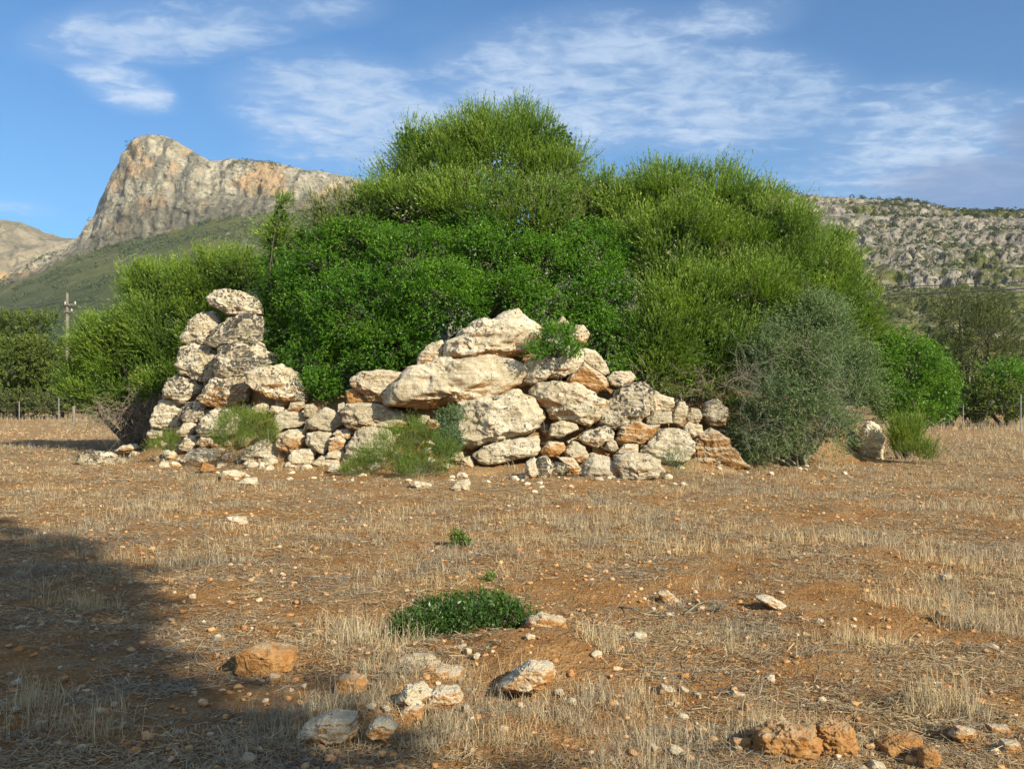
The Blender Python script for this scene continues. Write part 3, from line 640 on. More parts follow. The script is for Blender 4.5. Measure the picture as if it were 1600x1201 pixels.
rock_px([(230,620),(235,530),(330,498),(442,488),(444,560),(424,640),(330,672),(288,642)], 'ochre and grey block under the grey lump of rock', zmap=ZQ, lich=.05, och=.5, group=gl)
rock_px([(318,690),(340,648),(420,628),(484,618),(504,660),(474,732),(400,748),(340,742)], 'two lobed cream stone at the bottom of the low course', zmap=ZQ, lich=.05, och=.22, group=gl, depth=1)
rock_px([(447,600),(443,518),(530,508),(612,518),(604,600),(564,662),(490,632)], 'grey angular block with a vertical break in the low course', zmap=ZQ, lich=.15, och=.15, br=.85, group=gl)
rock_px([(598,640),(598,558),(660,533),(714,560),(704,640),(640,647)], 'yellow cream block left of the round grey boulder', zmap=ZQ, lich=.02, och=.42, group=gl)
rock_px([(616,530),(660,493),(732,493),(764,520),(732,562),(678,542)], 'bright yellow stone above the yellow cream block', zmap=ZQ, lich=.02, och=.45, group=gl)
rock_px([(476,732),(530,688),(620,678),(684,700),(652,742),(540,764)], 'flat tan stone below the grey angular block', zmap=ZQ, lich=.02, och=.35, group=gl, depth=1)
rock_px([(566,692),(600,648),(702,642),(718,680),(652,708)], 'flat pale slab below the yellow cream block', zmap=ZQ, lich=.02, och=.2, group=gl, depth=1)
rock_px([(582,782),(620,728),(662,723),(684,760),(642,794)], 'small rounded white stone left of the dark grey stone', zmap=ZQ, lich=.05, och=.1, depth=1, group=gl)
rock_px([(726,762),(740,708),(792,698),(804,730),(772,774)], 'small grey stone right of the dark grey stone', zmap=ZQ, lich=.1, och=.1, br=.85, depth=1, group=gl)
rock_px([(426,402),(428,328),(480,316),(514,350),(502,394),(460,408)], 'small square stone under the drooping tip of the mastic bush', zmap=ZQ, lich=.1, och=.3, br=.9, depth=1, group=gl)
rock_px([(656,374),(663,318),(700,306),(722,350),(690,384)], 'small grey stone at the left end of the long flat boulder', zmap=ZQ, lich=.2, och=.2, br=.85, depth=1, group=gl)
rock_px([(58,362),(70,338),(150,298),(184,330),(152,384),(90,384)], 'cream stone under the shaded wedge shaped boulder', zmap=ZQ, lich=.05, och=.25, depth=1, group=gl)
rock_px([(178,372),(200,328),(272,338),(292,370),(230,394)], 'tan stone right of the cream stone under the wedge shaped boulder', zmap=ZQ, lich=.05, och=.35, depth=1, group=gl)
rock_px([(310,360),(330,310),(420,300),(425,350),(370,380)], 'brown stone between the wedge shaped boulder and the mastic tip', zmap=ZQ, lich=.1, och=.45, br=.85, depth=1, group=gl)
rock_px([(1436,902),(1480,858),(1562,836),(1578,870),(1562,914),(1490,918)], 'smooth cream stone lying on the field before the big square boulder', zmap=ZQ, lich=.02, och=.2, depth=1)
rock_px([(1156,882),(1190,848),(1302,868),(1304,892),(1200,898)], 'flat broken stone at the foot of the central bush', zmap=ZQ, lich=.1, och=.2, depth=1)
rock_px([(1276,474),(1290,428),(1342,423),(1364,460),(1332,504)], 'orange stone peering out above the central bush', zmap=ZQ, lich=.0, och=.65, depth=1)
rock_px([(1436,702),(1460,658),(1522,648),(1534,690),(1492,714)], 'small cream stone right of the central bush', zmap=ZQ, lich=.0, och=.35, depth=1)
rock_px([(1504,764),(1520,698),(1572,678),(1604,720),(1592,774)], 'ochre stone in the soil below the flat white slab', zmap=ZQ, lich=.0, och=.5, depth=1)
rock_px([(1200,440),(1240,395),(1290,400),(1300,450),(1240,470)], 'shadowed tan stone under the longest slab', zmap=ZQ, lich=.0, och=.4, br=.85, depth=1)
gw = 'flat stones trailing off at the far left end'
rock_px([(486,402),(500,353),(560,338),(690,343),(744,370),(702,414),(600,434),(530,434)], 'flat lichen flecked slab lying out on the field at the far left', zmap=ZL, lich=.75, och=.15, group=gw, name='slab', cat='slab')
rock_px([(716,342),(760,308),(840,293),(874,320),(822,344),(760,354)], 'tan stone behind the flat lichen flecked slab', zmap=ZL, lich=.1, och=.4, group=gw, depth=1)
rock_px([(806,372),(830,338),(882,348),(904,375),(850,389)], 'pale mossy stone right of the flat lichen flecked slab', zmap=ZL, lich=.6, och=.15, group=gw, depth=1)
rock_px([(716,412),(740,378),(792,398),(784,424)], 'small grey stone touching the flat lichen flecked slab', zmap=ZL, lich=.3, och=.1, br=.8, group=gw, depth=1)
rock_px([(1386,502),(1400,463),(1462,456),(1534,480),(1502,518),(1420,518)], 'yellow flat stone on the field below the left stack', zmap=ZL, lich=.0, och=.45, depth=1)
rock_px([(1476,542),(1540,503),(1602,503),(1604,548),(1520,553)], 'pale flat stone nearest the camera below the left stack', zmap=ZL, lich=.0, och=.25, depth=1)
rock_px([(1246,455),(1270,413),(1332,428),(1344,460),(1290,478)], 'rust orange lump of rock below the left stack', zmap=ZL, lich=.0, och=.95, br=.8, depth=1)

def fg(pts, label, zmap, **kw):
    P = np.array(pts, float)*zmap[2]+np.array(zmap[:2])
    yb = P[:, 1].max(); w_ = np.ptp(P[:, 0])
    dep = kw.pop('deep', 1.25); kw['och'] = min(1, kw.get('och', .3)+.34)
    y0 = 1500*EYE/(yb-HOR); Yc = y0+dep*w_*.25/F*y0
    gz = float(surf((P[:, 0].mean()-800)/F*Yc, Yc)[0])
    y0 = 1500*(EYE-gz)/(yb-HOR); Yc = y0+dep*w_*.25/F*y0
    # stones seen from above: part of the outline is their top face, so sink them a little
    return rock_px(pts, label, Y=Yc, zmap=zmap, depth=dep, embed=.03, br=kw.pop('br', 1)*.86, mat='rock_near', **kw)
fg([(35,405),(45,335),(110,318),(200,322),(265,335),(255,400),(210,444),(140,440),(60,436)], 'flat topped ochre rock at the edge of the tree shadow', ZF, lich=.05, och=.72, br=.95, sub=6)
fg([(438,492),(460,455),(552,450),(568,480),(552,518),(460,522)], 'small yellow ochre rock left of the bare bedrock', ZF, lich=0, och=.5, sub=5)
fg([(1236,252),(1245,200),(1300,183),(1384,203),(1400,270),(1372,305),(1300,308)], 'rounded cream and orange rock beside the low green foreground shrub', ZF, lich=.1, och=.45, sub=6)
fg([(655,475),(740,408),(840,396),(952,418),(966,462),(900,505),(800,500),(690,495)], 'wide knobbly cream bedrock hump in front of the foreground shrub', ZF, lich=.02, och=.42, sub=6, rough=1.4)
fg([(696,545),(740,492),(800,482),(834,520),(795,575),(720,565)], 'pale grey rock lobe just below the wide bedrock hump', ZF, lich=.3, och=.1, sub=6, rough=1.3)
fg([(796,565),(850,508),(945,498),(965,540),(880,588)], 'cream rock lobe right of the pale grey lobe', ZF, lich=.1, och=.3, sub=6, rough=1.3)
fg([(1115,485),(1190,428),(1250,388),(1335,398),(1345,444),(1280,494),(1180,495)], 'cream bedrock breaking through the bare orange bank', ZF, lich=.1, och=.3, sub=6, rough=1.3)
fg([(690,395),(740,375),(830,372),(870,395),(780,410),(710,412)], 'flat pale stone at the lower left edge of the foreground shrub', ZF, lich=.05, och=.3)
fg([(286,685),(330,638),(420,602),(515,608),(524,682),(440,718),(320,714)], 'whitish quartz streaked rock in the shadow at the bottom', ZF, lich=.1, och=.2, sub=6, rough=1.3)
fg([(566,685),(600,638),(662,628),(694,660),(652,704),(590,704)], 'white crusted stone right of the quartz streaked rock', ZF, lich=.2, och=.25, rough=1.3)
fg([(696,614),(730,578),(804,573),(804,612),(740,644)], 'small cream stone under the cream rock lobes', ZF, lich=0, och=.4)
fg([(148,472),(170,448),(208,458),(192,492),(153,492)], 'small pinkish stone below the flat topped ochre rock', ZF, lich=0, och=.4)
fg([(268,652),(290,633),(338,638),(322,668),(278,668)], 'dark brown oval stone on the quartz streaked rock', ZF, lich=.0, och=.0, br=.25)
fg([(38,812),(60,773),(102,798),(92,834),(48,834)], 'small tan stone in the shade at the bottom left of centre', ZF, lich=0, och=.35)
fg([(1370,545),(1372,530),(1388,528),(1392,540),(1380,548)], 'tiny white pebble on the bare orange bank', ZF, lich=0, och=0, br=1.1)
fg([(562,960),(568,880),(680,862),(770,862),(790,930),(760,985),(640,992)], 'left lump of crumbling ochre rock split at the lower right', ZR, lich=.05, och=.8, sub=6, rough=1.8, strata=1.5)
fg([(790,975),(795,860),(850,846),(905,852),(948,958),(885,982)], 'right lump of crumbling ochre rock with a whitish crest', ZR, lich=.1, och=.62, sub=6, rough=1.8, strata=1.5)
fg([(1038,985),(1038,928),(1100,908),(1188,903),(1193,952),(1132,990)], 'smooth two toned ochre boulder at the lower right', ZR, lich=0, och=.75, sub=6)
fg([(1192,1014),(1200,958),(1242,948),(1268,990),(1242,1024)], 'orange stone right of the smooth two toned boulder', ZR, lich=0, och=.75)
fg([(462,972),(465,923),(528,923),(533,972),(490,984)], 'tan stone left of the crumbling ochre rock', ZR, lich=0, och=.6)
fg([(172,346),(205,338),(258,380),(264,410),(225,412),(185,377)], 'slanting yellow cream stone casting a shadow to its left', ZR, lich=0, och=.3, deep=.6)
fg([(62,542),(80,510),(122,513),(125,547),(90,558)], 'small square white stone casting a dark shadow on bare soil', ZR, lich=0, och=.1)
fg([(1306,908),(1340,878),(1398,883),(1404,912),(1350,928)], 'low cream stone behind the smooth two toned boulder', ZR, lich=0, och=.4)
fg([(1506,973),(1520,933),(1572,933),(1584,972),(1540,988)], 'pale stone near the lower right corner', ZR, lich=.1, och=.35)
fg([(790,1060),(860,1018),(922,1028),(940,1060)], 'wide cream stone cut by the bottom edge of the picture', ZR, lich=0, och=.35)
fg([(985,1050),(1010,1008),(1052,1023),(1066,1060),(1000,1062)], 'white stone at the bottom edge right of the wide cream one', ZR, lich=0, och=.2)
fg([(1228,758),(1235,733),(1272,733),(1274,758)], 'small yellow stone under the tall straw tuft', ZR, lich=0, och=.5)
fg([(1446,903),(1460,868),(1532,878),(1544,908),(1480,918)], 'flat tan stone above the pale corner stone', ZR, lich=0, och=.5)
fg([(1258,463),(1265,428),(1302,428),(1304,472),(1270,478)], 'upright orange stone in the dark hollow at the right', ZR, lich=0, och=.6)
fg([(172,743),(185,713),(238,733),(222,751)], 'small cream stone left of its rounder twin on the bare patch', ZR, lich=0, och=.25)
fg([(248,748),(260,720),(291,735),(272,755)], 'small rounder cream stone on the bare patch', ZR, lich=0, och=.2)
fg([(452,762),(465,736),(498,750),(492,770)], 'small angular cream stone with a shadow at its right', ZR, lich=0, och=.3)
fg([(488,827),(515,793),(533,810)], 'tiny pointed orange stone above the crumbling rock', ZR, lich=0, och=.6)
fg([(546,367),(600,358),(672,400),(678,422),(630,418)], 'long pale stone lying in straw right of the slanting stone', ZR, lich=0, och=.15)
fg([(1268,312),(1280,288),(1312,288),(1318,318)], 'small pale pink stone on the ridge of earth at the right', ZR, lich=0, och=.3)
fg([(700,412),(715,385),(765,388),(775,412),(735,420)], 'pale stone in the shade beside the small oval stones', (0, 610, .5), lich=0, och=.2)

# shared small stones: a dozen shapes
PEB = []
for k in range(14):
    rs = np.random.RandomState(300+k)
    an = np.sort(rs.uniform(0, 2*math.pi, 9)); rad = rs.uniform(.75, 1.1, 9)
    an = np.linspace(0, 2*math.pi, 9, endpoint=False)+rs.uniform(-.25, .25, 9)
    V, Fq = rock_shape(np.stack([np.cos(an)*rad, np.sin(an)*rad*rs.uniform(.55, .85)], 1), rs.uniform(.6, .95), 900+k, 4, 1.2, .6)
    PEB.append((V, Fq, mesh_np('stone', V, Fq, M['rock_small'])))
def small_stone(x, y, s, label, cat='stone', group=None, name='stone', lich=.1, och=.3, br=1.0, z=None, rs=RS, sink=.25):
    V, Fq, me = PEB[rs.randint(len(PEB))]
    o = link(name, me)
    if z is None: z = float(surf(x, y)[0])
    o.location = (x, y, z+s*(.5-sink)*.7); o.scale = (s, s, s*rs.uniform(.7, 1))
    o.rotation_euler = (rs.uniform(-.35, .35), rs.uniform(-.35, .35), rs.uniform(0, 6.28))
    o.color = (lich, och, br, 1)
    return tag(o, label, cat, group)
def tint_word(och, br): return ('dull ' if br < .86 else '')+('pale cream' if och < .28 else 'ochre' if och < .5 else 'rusty orange')
WALL_MARKS = [(300, 715, 'at the outer foot of the left stack'), (380, 715, 'below the green bush of the left stack'), (455, 640, 'under the drooping tip of the mastic bush'), (450, 700, 'above the long low pale boulder'),
    (520, 690, 'around the grey angular block'), (570, 650, 'beside the long flat grey boulder'), (590, 725, 'at the foot of the round grey boulder'), (680, 650, 'under the longest slab'), (760, 720, 'beneath the flat white slab'),
    (850, 640, 'between the big square and the oval boulder'), (870, 710, 'below the broad oval boulder'), (930, 690, 'around the pitted white stone'), (960, 640, 'under the tall lichen blotched boulder'), (1000, 700, 'around the orange faced boulder'),
    (1050, 660, 'above the large pale block'), (1040, 735, 'beside the flat topped block'), (1110, 660, 'behind the crumbling tan rock'), (1130, 730, 'at the foot of the crumbling tan rock'), (800, 560, 'behind the peaked boulder')]
FIELD_MARKS = [(60, 900, 'in the tree shade at the left edge'), (100, 1060, 'in the shade low at the left edge'), (200, 1170, 'in the shaded bottom left corner'), (300, 960, 'in the shade left of the flat topped ochre rock'), (330, 1090, 'in the shade below the flat topped ochre rock'),
    (500, 930, 'between the flat topped rock and the foreground shrub'), (480, 1090, 'beside the whitish quartz streaked rock'), (620, 1150, 'under the small cream bedrock stone'), (760, 1140, 'below the bare orange bank'), (900, 1060, 'on the bare orange bank'), (930, 950, 'right of the rounded rock by the shrub'),
    (1020, 1010, 'near the small square white stone'), (1140, 950, 'around the bleached dead plant'), (1080, 1120, 'left of the crumbling ochre rock'), (1240, 1040, 'in the straw above the crumbling ochre rock'), (1400, 1080, 'in the straw above the two toned boulder'), (1500, 960, 'in the rough straw near the right edge'), (1500, 1160, 'in the bottom right corner'), (1320, 920, 'in mid field to the right'),
    (400, 780, 'before the long low pale boulder'), (280, 745, 'before the left stack'), (700, 760, 'before the central bush'), (850, 755, 'before the flat white slab'), (1000, 760, 'before the flat topped block'), (1200, 740, 'before the grey thorny shrub'), (560, 765, 'before the round grey boulder')]
def where(marks, px, py): return min(marks, key=lambda m: (m[0]-px)**2+((m[1]-py)*1.4)**2)[2]
# rubble filling the face of the mound
rs = np.random.RandomState(44)
regions = [(240, 410, 690, 735, 40, 'loose rubble stone low at the foot of the left stack'), (410, 640, 640, 735, 85, 'loose rubble stone in the low course left of the central bush'),
           (640, 860, 590, 742, 50, 'loose rubble stone between the big boulders in the centre'), (840, 1160, 590, 740, 85, 'loose rubble stone in the tumbled right half of the wall')]
for (x0, x1, y0, y1, n, lb) in regions:
    for _ in range(n):
        px = rs.uniform(x0, x1); py = rs.uniform(y0, y1)
        zc = EYE+(HOR-py)/F*19.5
        # find where the mound surface has that height along this bearing
        f = np.linspace(-1.6, 2.2, 90); yb = np.interp(px, FX, FYY)
        yy = yb+f; xx = (px-800)/F*yy; hh = surf(xx, yy); zz = EYE+(HOR-py)/F*yy
        k = np.argmax(hh >= zz)
        if hh[k] < zz[k]: continue
        s = rs.uniform(.06, .19); oc_, br_ = rs.uniform(.1, .75), rs.uniform(.7, 1.0)
        lb = ('fist sized ' if s < .09 else 'head sized ' if s < .13 else 'bulky ')+tint_word(oc_, br_)+' rubble '+where(WALL_MARKS, px, py)
        small_stone(float(xx[k]), float(yy[k])-s*.2, s, lb, 'rubble stone', 'rubble stones filling the wall', 'rubble_stone', rs.uniform(0, .5), oc_, br_, rs=rs, z=float(hh[k])-s*.2)
# packing stones wedged behind and between the boulders of the left stack
for px, py, s in ((330, 495, .22), (345, 478, .2), (385, 520, .24), (318, 535, .2), (345, 560, .22), (305, 600, .22), (330, 590, .24), (390, 590, .24), (300, 640, .2), (345, 640, .24), (270, 620, .18), (400, 560, .2), (420, 600, .22), (405, 545, .2), (385, 640, .22), (440, 630, .18), (365, 605, .22), (290, 575, .18)):
    yy = float(np.interp(px, FX, FYY))+.33*max((HOR-py)/F*21+EYE-.2, 0)+.38
    oc_, br_ = rs.uniform(.2, .6), rs.uniform(.7, .95)
    small_stone((px-800)/F*yy, yy, s, tint_word(oc_, br_)+' packing stone wedged '+('high' if py < 550 else 'midway' if py < 610 else 'low')+' in the left stack', 'rubble stone', 'rubble stones filling the wall', 'rubble_stone', rs.uniform(.2, .7), oc_, br_, rs=rs, z=EYE+(HOR-py)/F*yy-s*.2)
# loose stones along the foot of the wall and on the field
rs = np.random.RandomState(45)
def field_xy(px, py): Yq = F*EYE/(py-HOR); return (px-800)/F*Yq, Yq
for _ in range(62):
    px = rs.uniform(200, 1330); py = rs.normal(750, 7) if px > 420 else rs.normal(735, 7)
    if px > 1100: py = rs.normal(736, 5)
    x, y = field_xy(px, max(py, 722))
    s_ = rs.uniform(.03, .09)*(1 if rs.rand() < .85 else 1.5); oc_ = rs.uniform(.05, .6)
    small_stone(x, y, s_, ('small ' if s_ < .06 else 'larger ')+tint_word(oc_, 1)+' loose stone lying '+where(FIELD_MARKS, px, py), 'loose stone', 'loose stones along the foot of the wall', 'loose_stone', rs.uniform(0, .3), oc_, rs.uniform(.75, 1.0), rs=rs)
zones = [(0, 640, 870, 1200, 95, 'small stone lying in the shaded stubble at the lower left'), (640, 1600, 900, 1200, 95, 'small ochre stone lying in the sunny stubble at the lower right')]
for (x0, x1, y0, y1, n, lb) in zones:
    for _ in range(n):
        px = rs.uniform(x0, x1); py = y0+(y1-y0)*rs.rand()**.8
        if 600 < px < 850 and 940 < py < 1030: continue
        x, y = field_xy(px, py)
        s = .012+.028*rs.rand()**2.2
        oc_, br_ = rs.uniform(.2, .9), rs.uniform(.72, 1.0)
        small_stone(x, y, s, ('tiny ' if s < .018 else 'small ' if s < .028 else 'larger ')+tint_word(oc_, br_)+' stone '+where(FIELD_MARKS, px, py), 'stone', 'small stones lying in the stubble', 'stone', 0, oc_, br_, rs=rs)
# the rest of the stones, past counting
rs = np.random.RandomState(46)
n = 11000
Yq = 3.6+np.abs(rs.rand(n))**1.5*40; Xq = rs.uniform(-1, 1, n)*(Yq*.62+1.0)
inm = (mound_h(Xq, Yq) > .15)
Xq, Yq = Xq[~inm], Yq[~inm]; n = len(Xq)
S = .006+.024*rs.rand(n)**3+Yq*.0012*rs.rand(n)
Hq = soil_h(Xq, Yq)
Vl = []; Fl = []; oc = []
D3, F3 = ICO[3]; base = []
for k in range(10):
    r_ = np.random.RandomState(k); q = D3*np.array([1, .8, .6]); f = np.ones(len(D3))
    for _ in range(8):
        nn = unit(r_.normal(size=3)); c = D3@nn; f = np.minimum(f, np.where(c > 0, r_.uniform(.48, .8)/np.maximum(c, 1e-3), 9))
    base.append(q*np.clip(f, .42, 1)[:, None]*(1+.22*perlin(D3*2.5+k)[:, None]))
ang = rs.uniform(0, 6.28, n); ca, sa = np.cos(ang), np.sin(ang); kk = rs.randint(0, 10, n); B = np.array(base)[kk]
Bx = B[:, :, 0]*ca[:, None]-B[:, :, 1]*sa[:, None]; By = B[:, :, 0]*sa[:, None]+B[:, :, 1]*ca[:, None]
V = np.stack([Bx*S[:, None]+Xq[:, None], By*S[:, None]+Yq[:, None], B[:, :, 2]*S[:, None]+(Hq+S*.15)[:, None]], -1).reshape(-1, 3)
Fq = (F3[None]+np.arange(n)[:, None, None]*len(D3)).reshape(-1, 3)
mg, N = new_mat('pebbles'); at = N.n('ShaderNodeAttribute', attribute_name='rnd').outputs['Fac']
gp = N.n('ShaderNodeNewGeometry').outputs['Position']; nn = N.noise(gp, 60, 4)
c_ = N.mix(N.ss(at, 0, .7), (0.38, 0.185, 0.07), (0.52, 0.33, 0.155)); c_ = N.mix(N.ss(at, .7, 1), c_, (0.58, 0.47, 0.33))
c_ = N.mix(N.math('MULTIPLY', N.ss(nn, .4, .65), .45), c_, (0.34, 0.17, 0.07))
finish(mg, N, c_, .95, N.bump(nn, .7, .01), .1); M['pebble'] = mg
tag(link('gravel', mesh_np('gravel', V, Fq, mg, True, {'rnd': np.repeat(rs.rand(n), len(F3))})), 'loose gravel and clods of soil strewn over the field', 'gravel', kind='stuff')
# ------------------------------------------------------------------ bushes and trees
def lobe(px, py, rx, ry, Y, rd=None, low=None):
    c = W(px, py, Y); a = rx/F*Y; b = ry/F*Y
    return (c, np.array([a, (rd if rd else (a+b)/2*.9), b]))
def crown(lobes, style, seed, dens=1.0):
    """style: dict(cr clump radius, spm shoots per square metre, sl shoot length, lps leaves per shoot, ll, lw, up, out, rnd, spread, fill)"""
    rs = np.random.RandomState(seed); st = style
    C = np.array([l[0] for l in lobes]); R = np.array([l[1] for l in lobes]); R = np.maximum(R-st.get('shrink', 0), R*.6)
    Vs = []; Fs = []; Rn = []; nv = 0; tips = []
    def inside(P, k, s):
        q = ((P[:, None]-C[None])/R[None]); q = (q**2).sum(-1); q[:, k] = 9
        return (q < s*s).any(1)
    for k in range(len(lobes)):
        c, r = C[k], R[k]
        area = 4*math.pi*(((r[0]*r[1])**1.6+(r[0]*r[2])**1.6+(r[1]*r[2])**1.6)/3)**(1/1.6)
        ncl = max(6, int(area/(st['cr']**2*1.15)))
        d = unit(rs.normal(size=(ncl, 3)))
        d = d[d[:, 2] > -.75]
        d = d[(d[:, 1] < .25) | (rs.rand(len(d)) < .5)]
        lump = 1+st.get('lump', .16)*perlin(d*2.6+seed+k*3.3)+.09*perlin(d*6+seed)+.04*rs.normal(size=len(d))-.02
        hole = perlin((c+d*r)*st.get('hf', 1.3)+seed)
        if r.mean() < .45: hole = hole+9
        kq = hole+rs.normal(size=len(d))*.08 > -st.get('hole', .27); d, lump = d[kq], lump[kq]
        P = c+d*r*lump[:, None]*.93
        kp = ~inside(P, k, .80); P, d = P[kp], d[kp]
        g = surf(P[:, 0], P[:, 1]); kp = P[:, 2] > g+(.02 if r.mean() > .45 else -.015); P, d = P[kp], d[kp]
        if len(P) == 0: continue
        n_ = unit(d/r)
        cs = st['cr']*rs.uniform(.6, 1.35, len(P))
        tips.append((P, np.repeat(c[None], len(P), 0), n_))
        ns = np.maximum(2, (st['spm']*dens*math.pi*cs**2*1.15*rs.uniform(.55, 1.3, len(P))).astype(int))
        root = np.repeat(P, ns, 0); nn = np.repeat(n_, ns, 0); c2 = np.repeat(cs, ns)[:, None]
        cdir = np.repeat(unit(n_+rs.normal(size=n_.shape)*.3), ns, 0)
        b = unit(rs.normal(size=root.shape)); b[:, 2] += .15
        off = b*rs.rand(len(b))[:, None]**.45
        root = root+off*c2*np.array([1, 1, .85])-nn*c2*.25
        A = unit(cdir*st['out']+np.array([0, 0, st['up']])+off*.7+rs.normal(size=root.shape)*st['rnd'])
        csl = np.exp(rs.normal(size=len(P))*.28)
        L = st['sl']*rs.uniform(.55, 1.3, len(root))*np.repeat(csl, ns)
        m = st['lps']
        t = (np.arange(m)+rs.uniform(-.4, .4, (len(root), m)))/m*.85+.15
        base = root[:, None]+A[:, None]*(t*L[:, None])[..., None]
        base[..., 2] -= (t**2*L[:, None])*st.get('droop', 0)
        ld = unit(A[:, None]*st['along']+unit(rs.normal(size=base.shape))*st['spread'])
        base = base.reshape(-1, 3); ld = ld.reshape(-1, 3)
        sc = rs.uniform(.6, 1.3, len(base))*np.repeat(np.repeat(rs.uniform(.8, 1.2, len(P)), ns), m)
        V, Fq = leaf_quads(base, ld, st['ll']*sc, st['lw']*sc, rs)
        cl = np.repeat(np.repeat(rs.rand(len(P)), ns), m)
        tt = t.reshape(-1)
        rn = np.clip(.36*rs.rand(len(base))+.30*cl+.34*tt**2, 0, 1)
        Vs.append(V); Fs.append(Fq+nv); nv += len(V); Rn.append(rn)
        # inner, older leaves filling the body of the crown
        nf = int(area*.6*st['fill'])
        if nf:
            d = unit(rs.normal(size=(nf, 3))); P2 = c+d*r*rs.uniform(.45, .86, nf)[:, None]
            kp = P2[:, 2] > surf(P2[:, 0], P2[:, 1]); P2, d = P2[kp], d[kp]
            V, Fq = leaf_quads(P2, unit(d+rs.normal(size=d.shape)), st['fl']*rs.uniform(.6, 1.2, len(P2)), st['fl']*.55, rs)
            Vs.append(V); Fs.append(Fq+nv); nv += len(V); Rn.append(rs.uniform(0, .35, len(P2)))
    return np.concatenate(Vs), np.concatenate(Fs), np.concatenate(Rn), tips
OL = dict(hole=.30, shrink=.12, lump=.20, cr=.31, spm=112, sl=.36, lps=15, ll=.062, lw=.0165, up=.8, out=.7, rnd=.22, along=1.0, spread=.5, fill=300, fl=.12)
MS = dict(hole=.34, shrink=.05, lump=.2, hf=1.8, cr=.22, spm=125, sl=.13, lps=9, ll=.046, lw=.021, up=.35, out=.8, rnd=.4, along=.7, spread=.8, fill=400, fl=.09)
SP = dict(shrink=.14, lump=.2, cr=.30, spm=170, sl=.32, lps=15, ll=.046, lw=.015, up=.35, out=.9, rnd=.5, along=.8, spread=.8, fill=260, fl=.08)
FR = dict(cr=.55, spm=13, sl=.45, lps=14, ll=.16, lw=.06, up=.5, out=.8, rnd=.4, along=.8, spread=.7, fill=30, fl=.3)
def bush(name, label, cat, lobes, style, mat, seed, base=None, trunk=True, group=None, bark='bark', twigs=0.0, twigmat=None, dens=1.0, tr=.09):
    V, Fq, rn, tips = crown(lobes, style, seed, dens)
    C = np.array([l[0] for l in lobes]); R = np.array([l[1] for l in lobes])
    if base is None:
        k = np.argmin(C[:, 2]-R[:, 2]); base = (float(C[:, 0].mean()), float(C[:, 1].mean()+.2))
    bz = float(surf(base[0], base[1])[0]); b0 = np.array([base[0], base[1], bz])
    root = bpy.data.objects.new(name, None); COL.objects.link(root); root.location = b0; tag(root, label, cat, group)
    part = 'crown' if trunk else 'foliage'
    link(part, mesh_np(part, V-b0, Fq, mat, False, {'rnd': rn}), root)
    rs = np.random.RandomState(seed+1)
    T = Tubes()
    for k in range(len(lobes)):
        a = b0+np.array([rs.uniform(-.15, .15), rs.uniform(-.1, .1), -.1]); e = C[k]
        if e[2] < bz: e = e.copy(); e[2] = bz+.1
        s = min(1.0, .35+np.mean(R[k])/1.6)
        T.add(curve_pts(a, e, .06, 8, rs)-b0, np.linspace(tr*s, tr*s*.35, 8), 7)
    for P, c, n in tips:
        st = max(1, int(3 if len(P) > 60 else 1))
        for q in range(0, len(P), st):
            a = c[q]+(P[q]-c[q])*rs.uniform(.1, .45)
            T.add(curve_pts(a, P[q]+n[q]*.1, .08, 5, rs)-b0, np.linspace(tr*.16, tr*.035, 5), 4)
    link('trunk' if trunk else 'stems', T.mesh('trunk' if trunk else 'stems', M[bark]), root)
    return root
def twig_spray(name, root, mat, boxes, seed, L=(.3, .8), r=.006, bias=(0, -.4, .1)):
    """bare twigs: boxes = (center, half size, count)"""
    rs = np.random.RandomState(seed); T = Tubes(); b0 = np.array(root.location)
    for c, h, n in boxes:
        for _ in range(n):
            a = np.array(c)+rs.uniform(-1, 1, 3)*h; dr = unit(rs.normal(size=3)+np.array(bias)); l = rs.uniform(*L)
            e = a+dr*l
            if e[2] < 0.02: e[2] = .02
            pts = curve_pts(a, e, .10, 5, rs); T.add(pts-b0, np.linspace(r, r*.35, 5), 3)
            for _ in range(rs.randint(1, 4)):
                s_ = pts[rs.randint(1, 4)]; T.add(curve_pts(s_, s_+unit(dr+rs.normal(size=3)*.7)*l*.4, .1, 3, rs)-b0, np.linspace(r*.6, r*.25, 3), 3)
    link(name, T.mesh(name, mat), root)

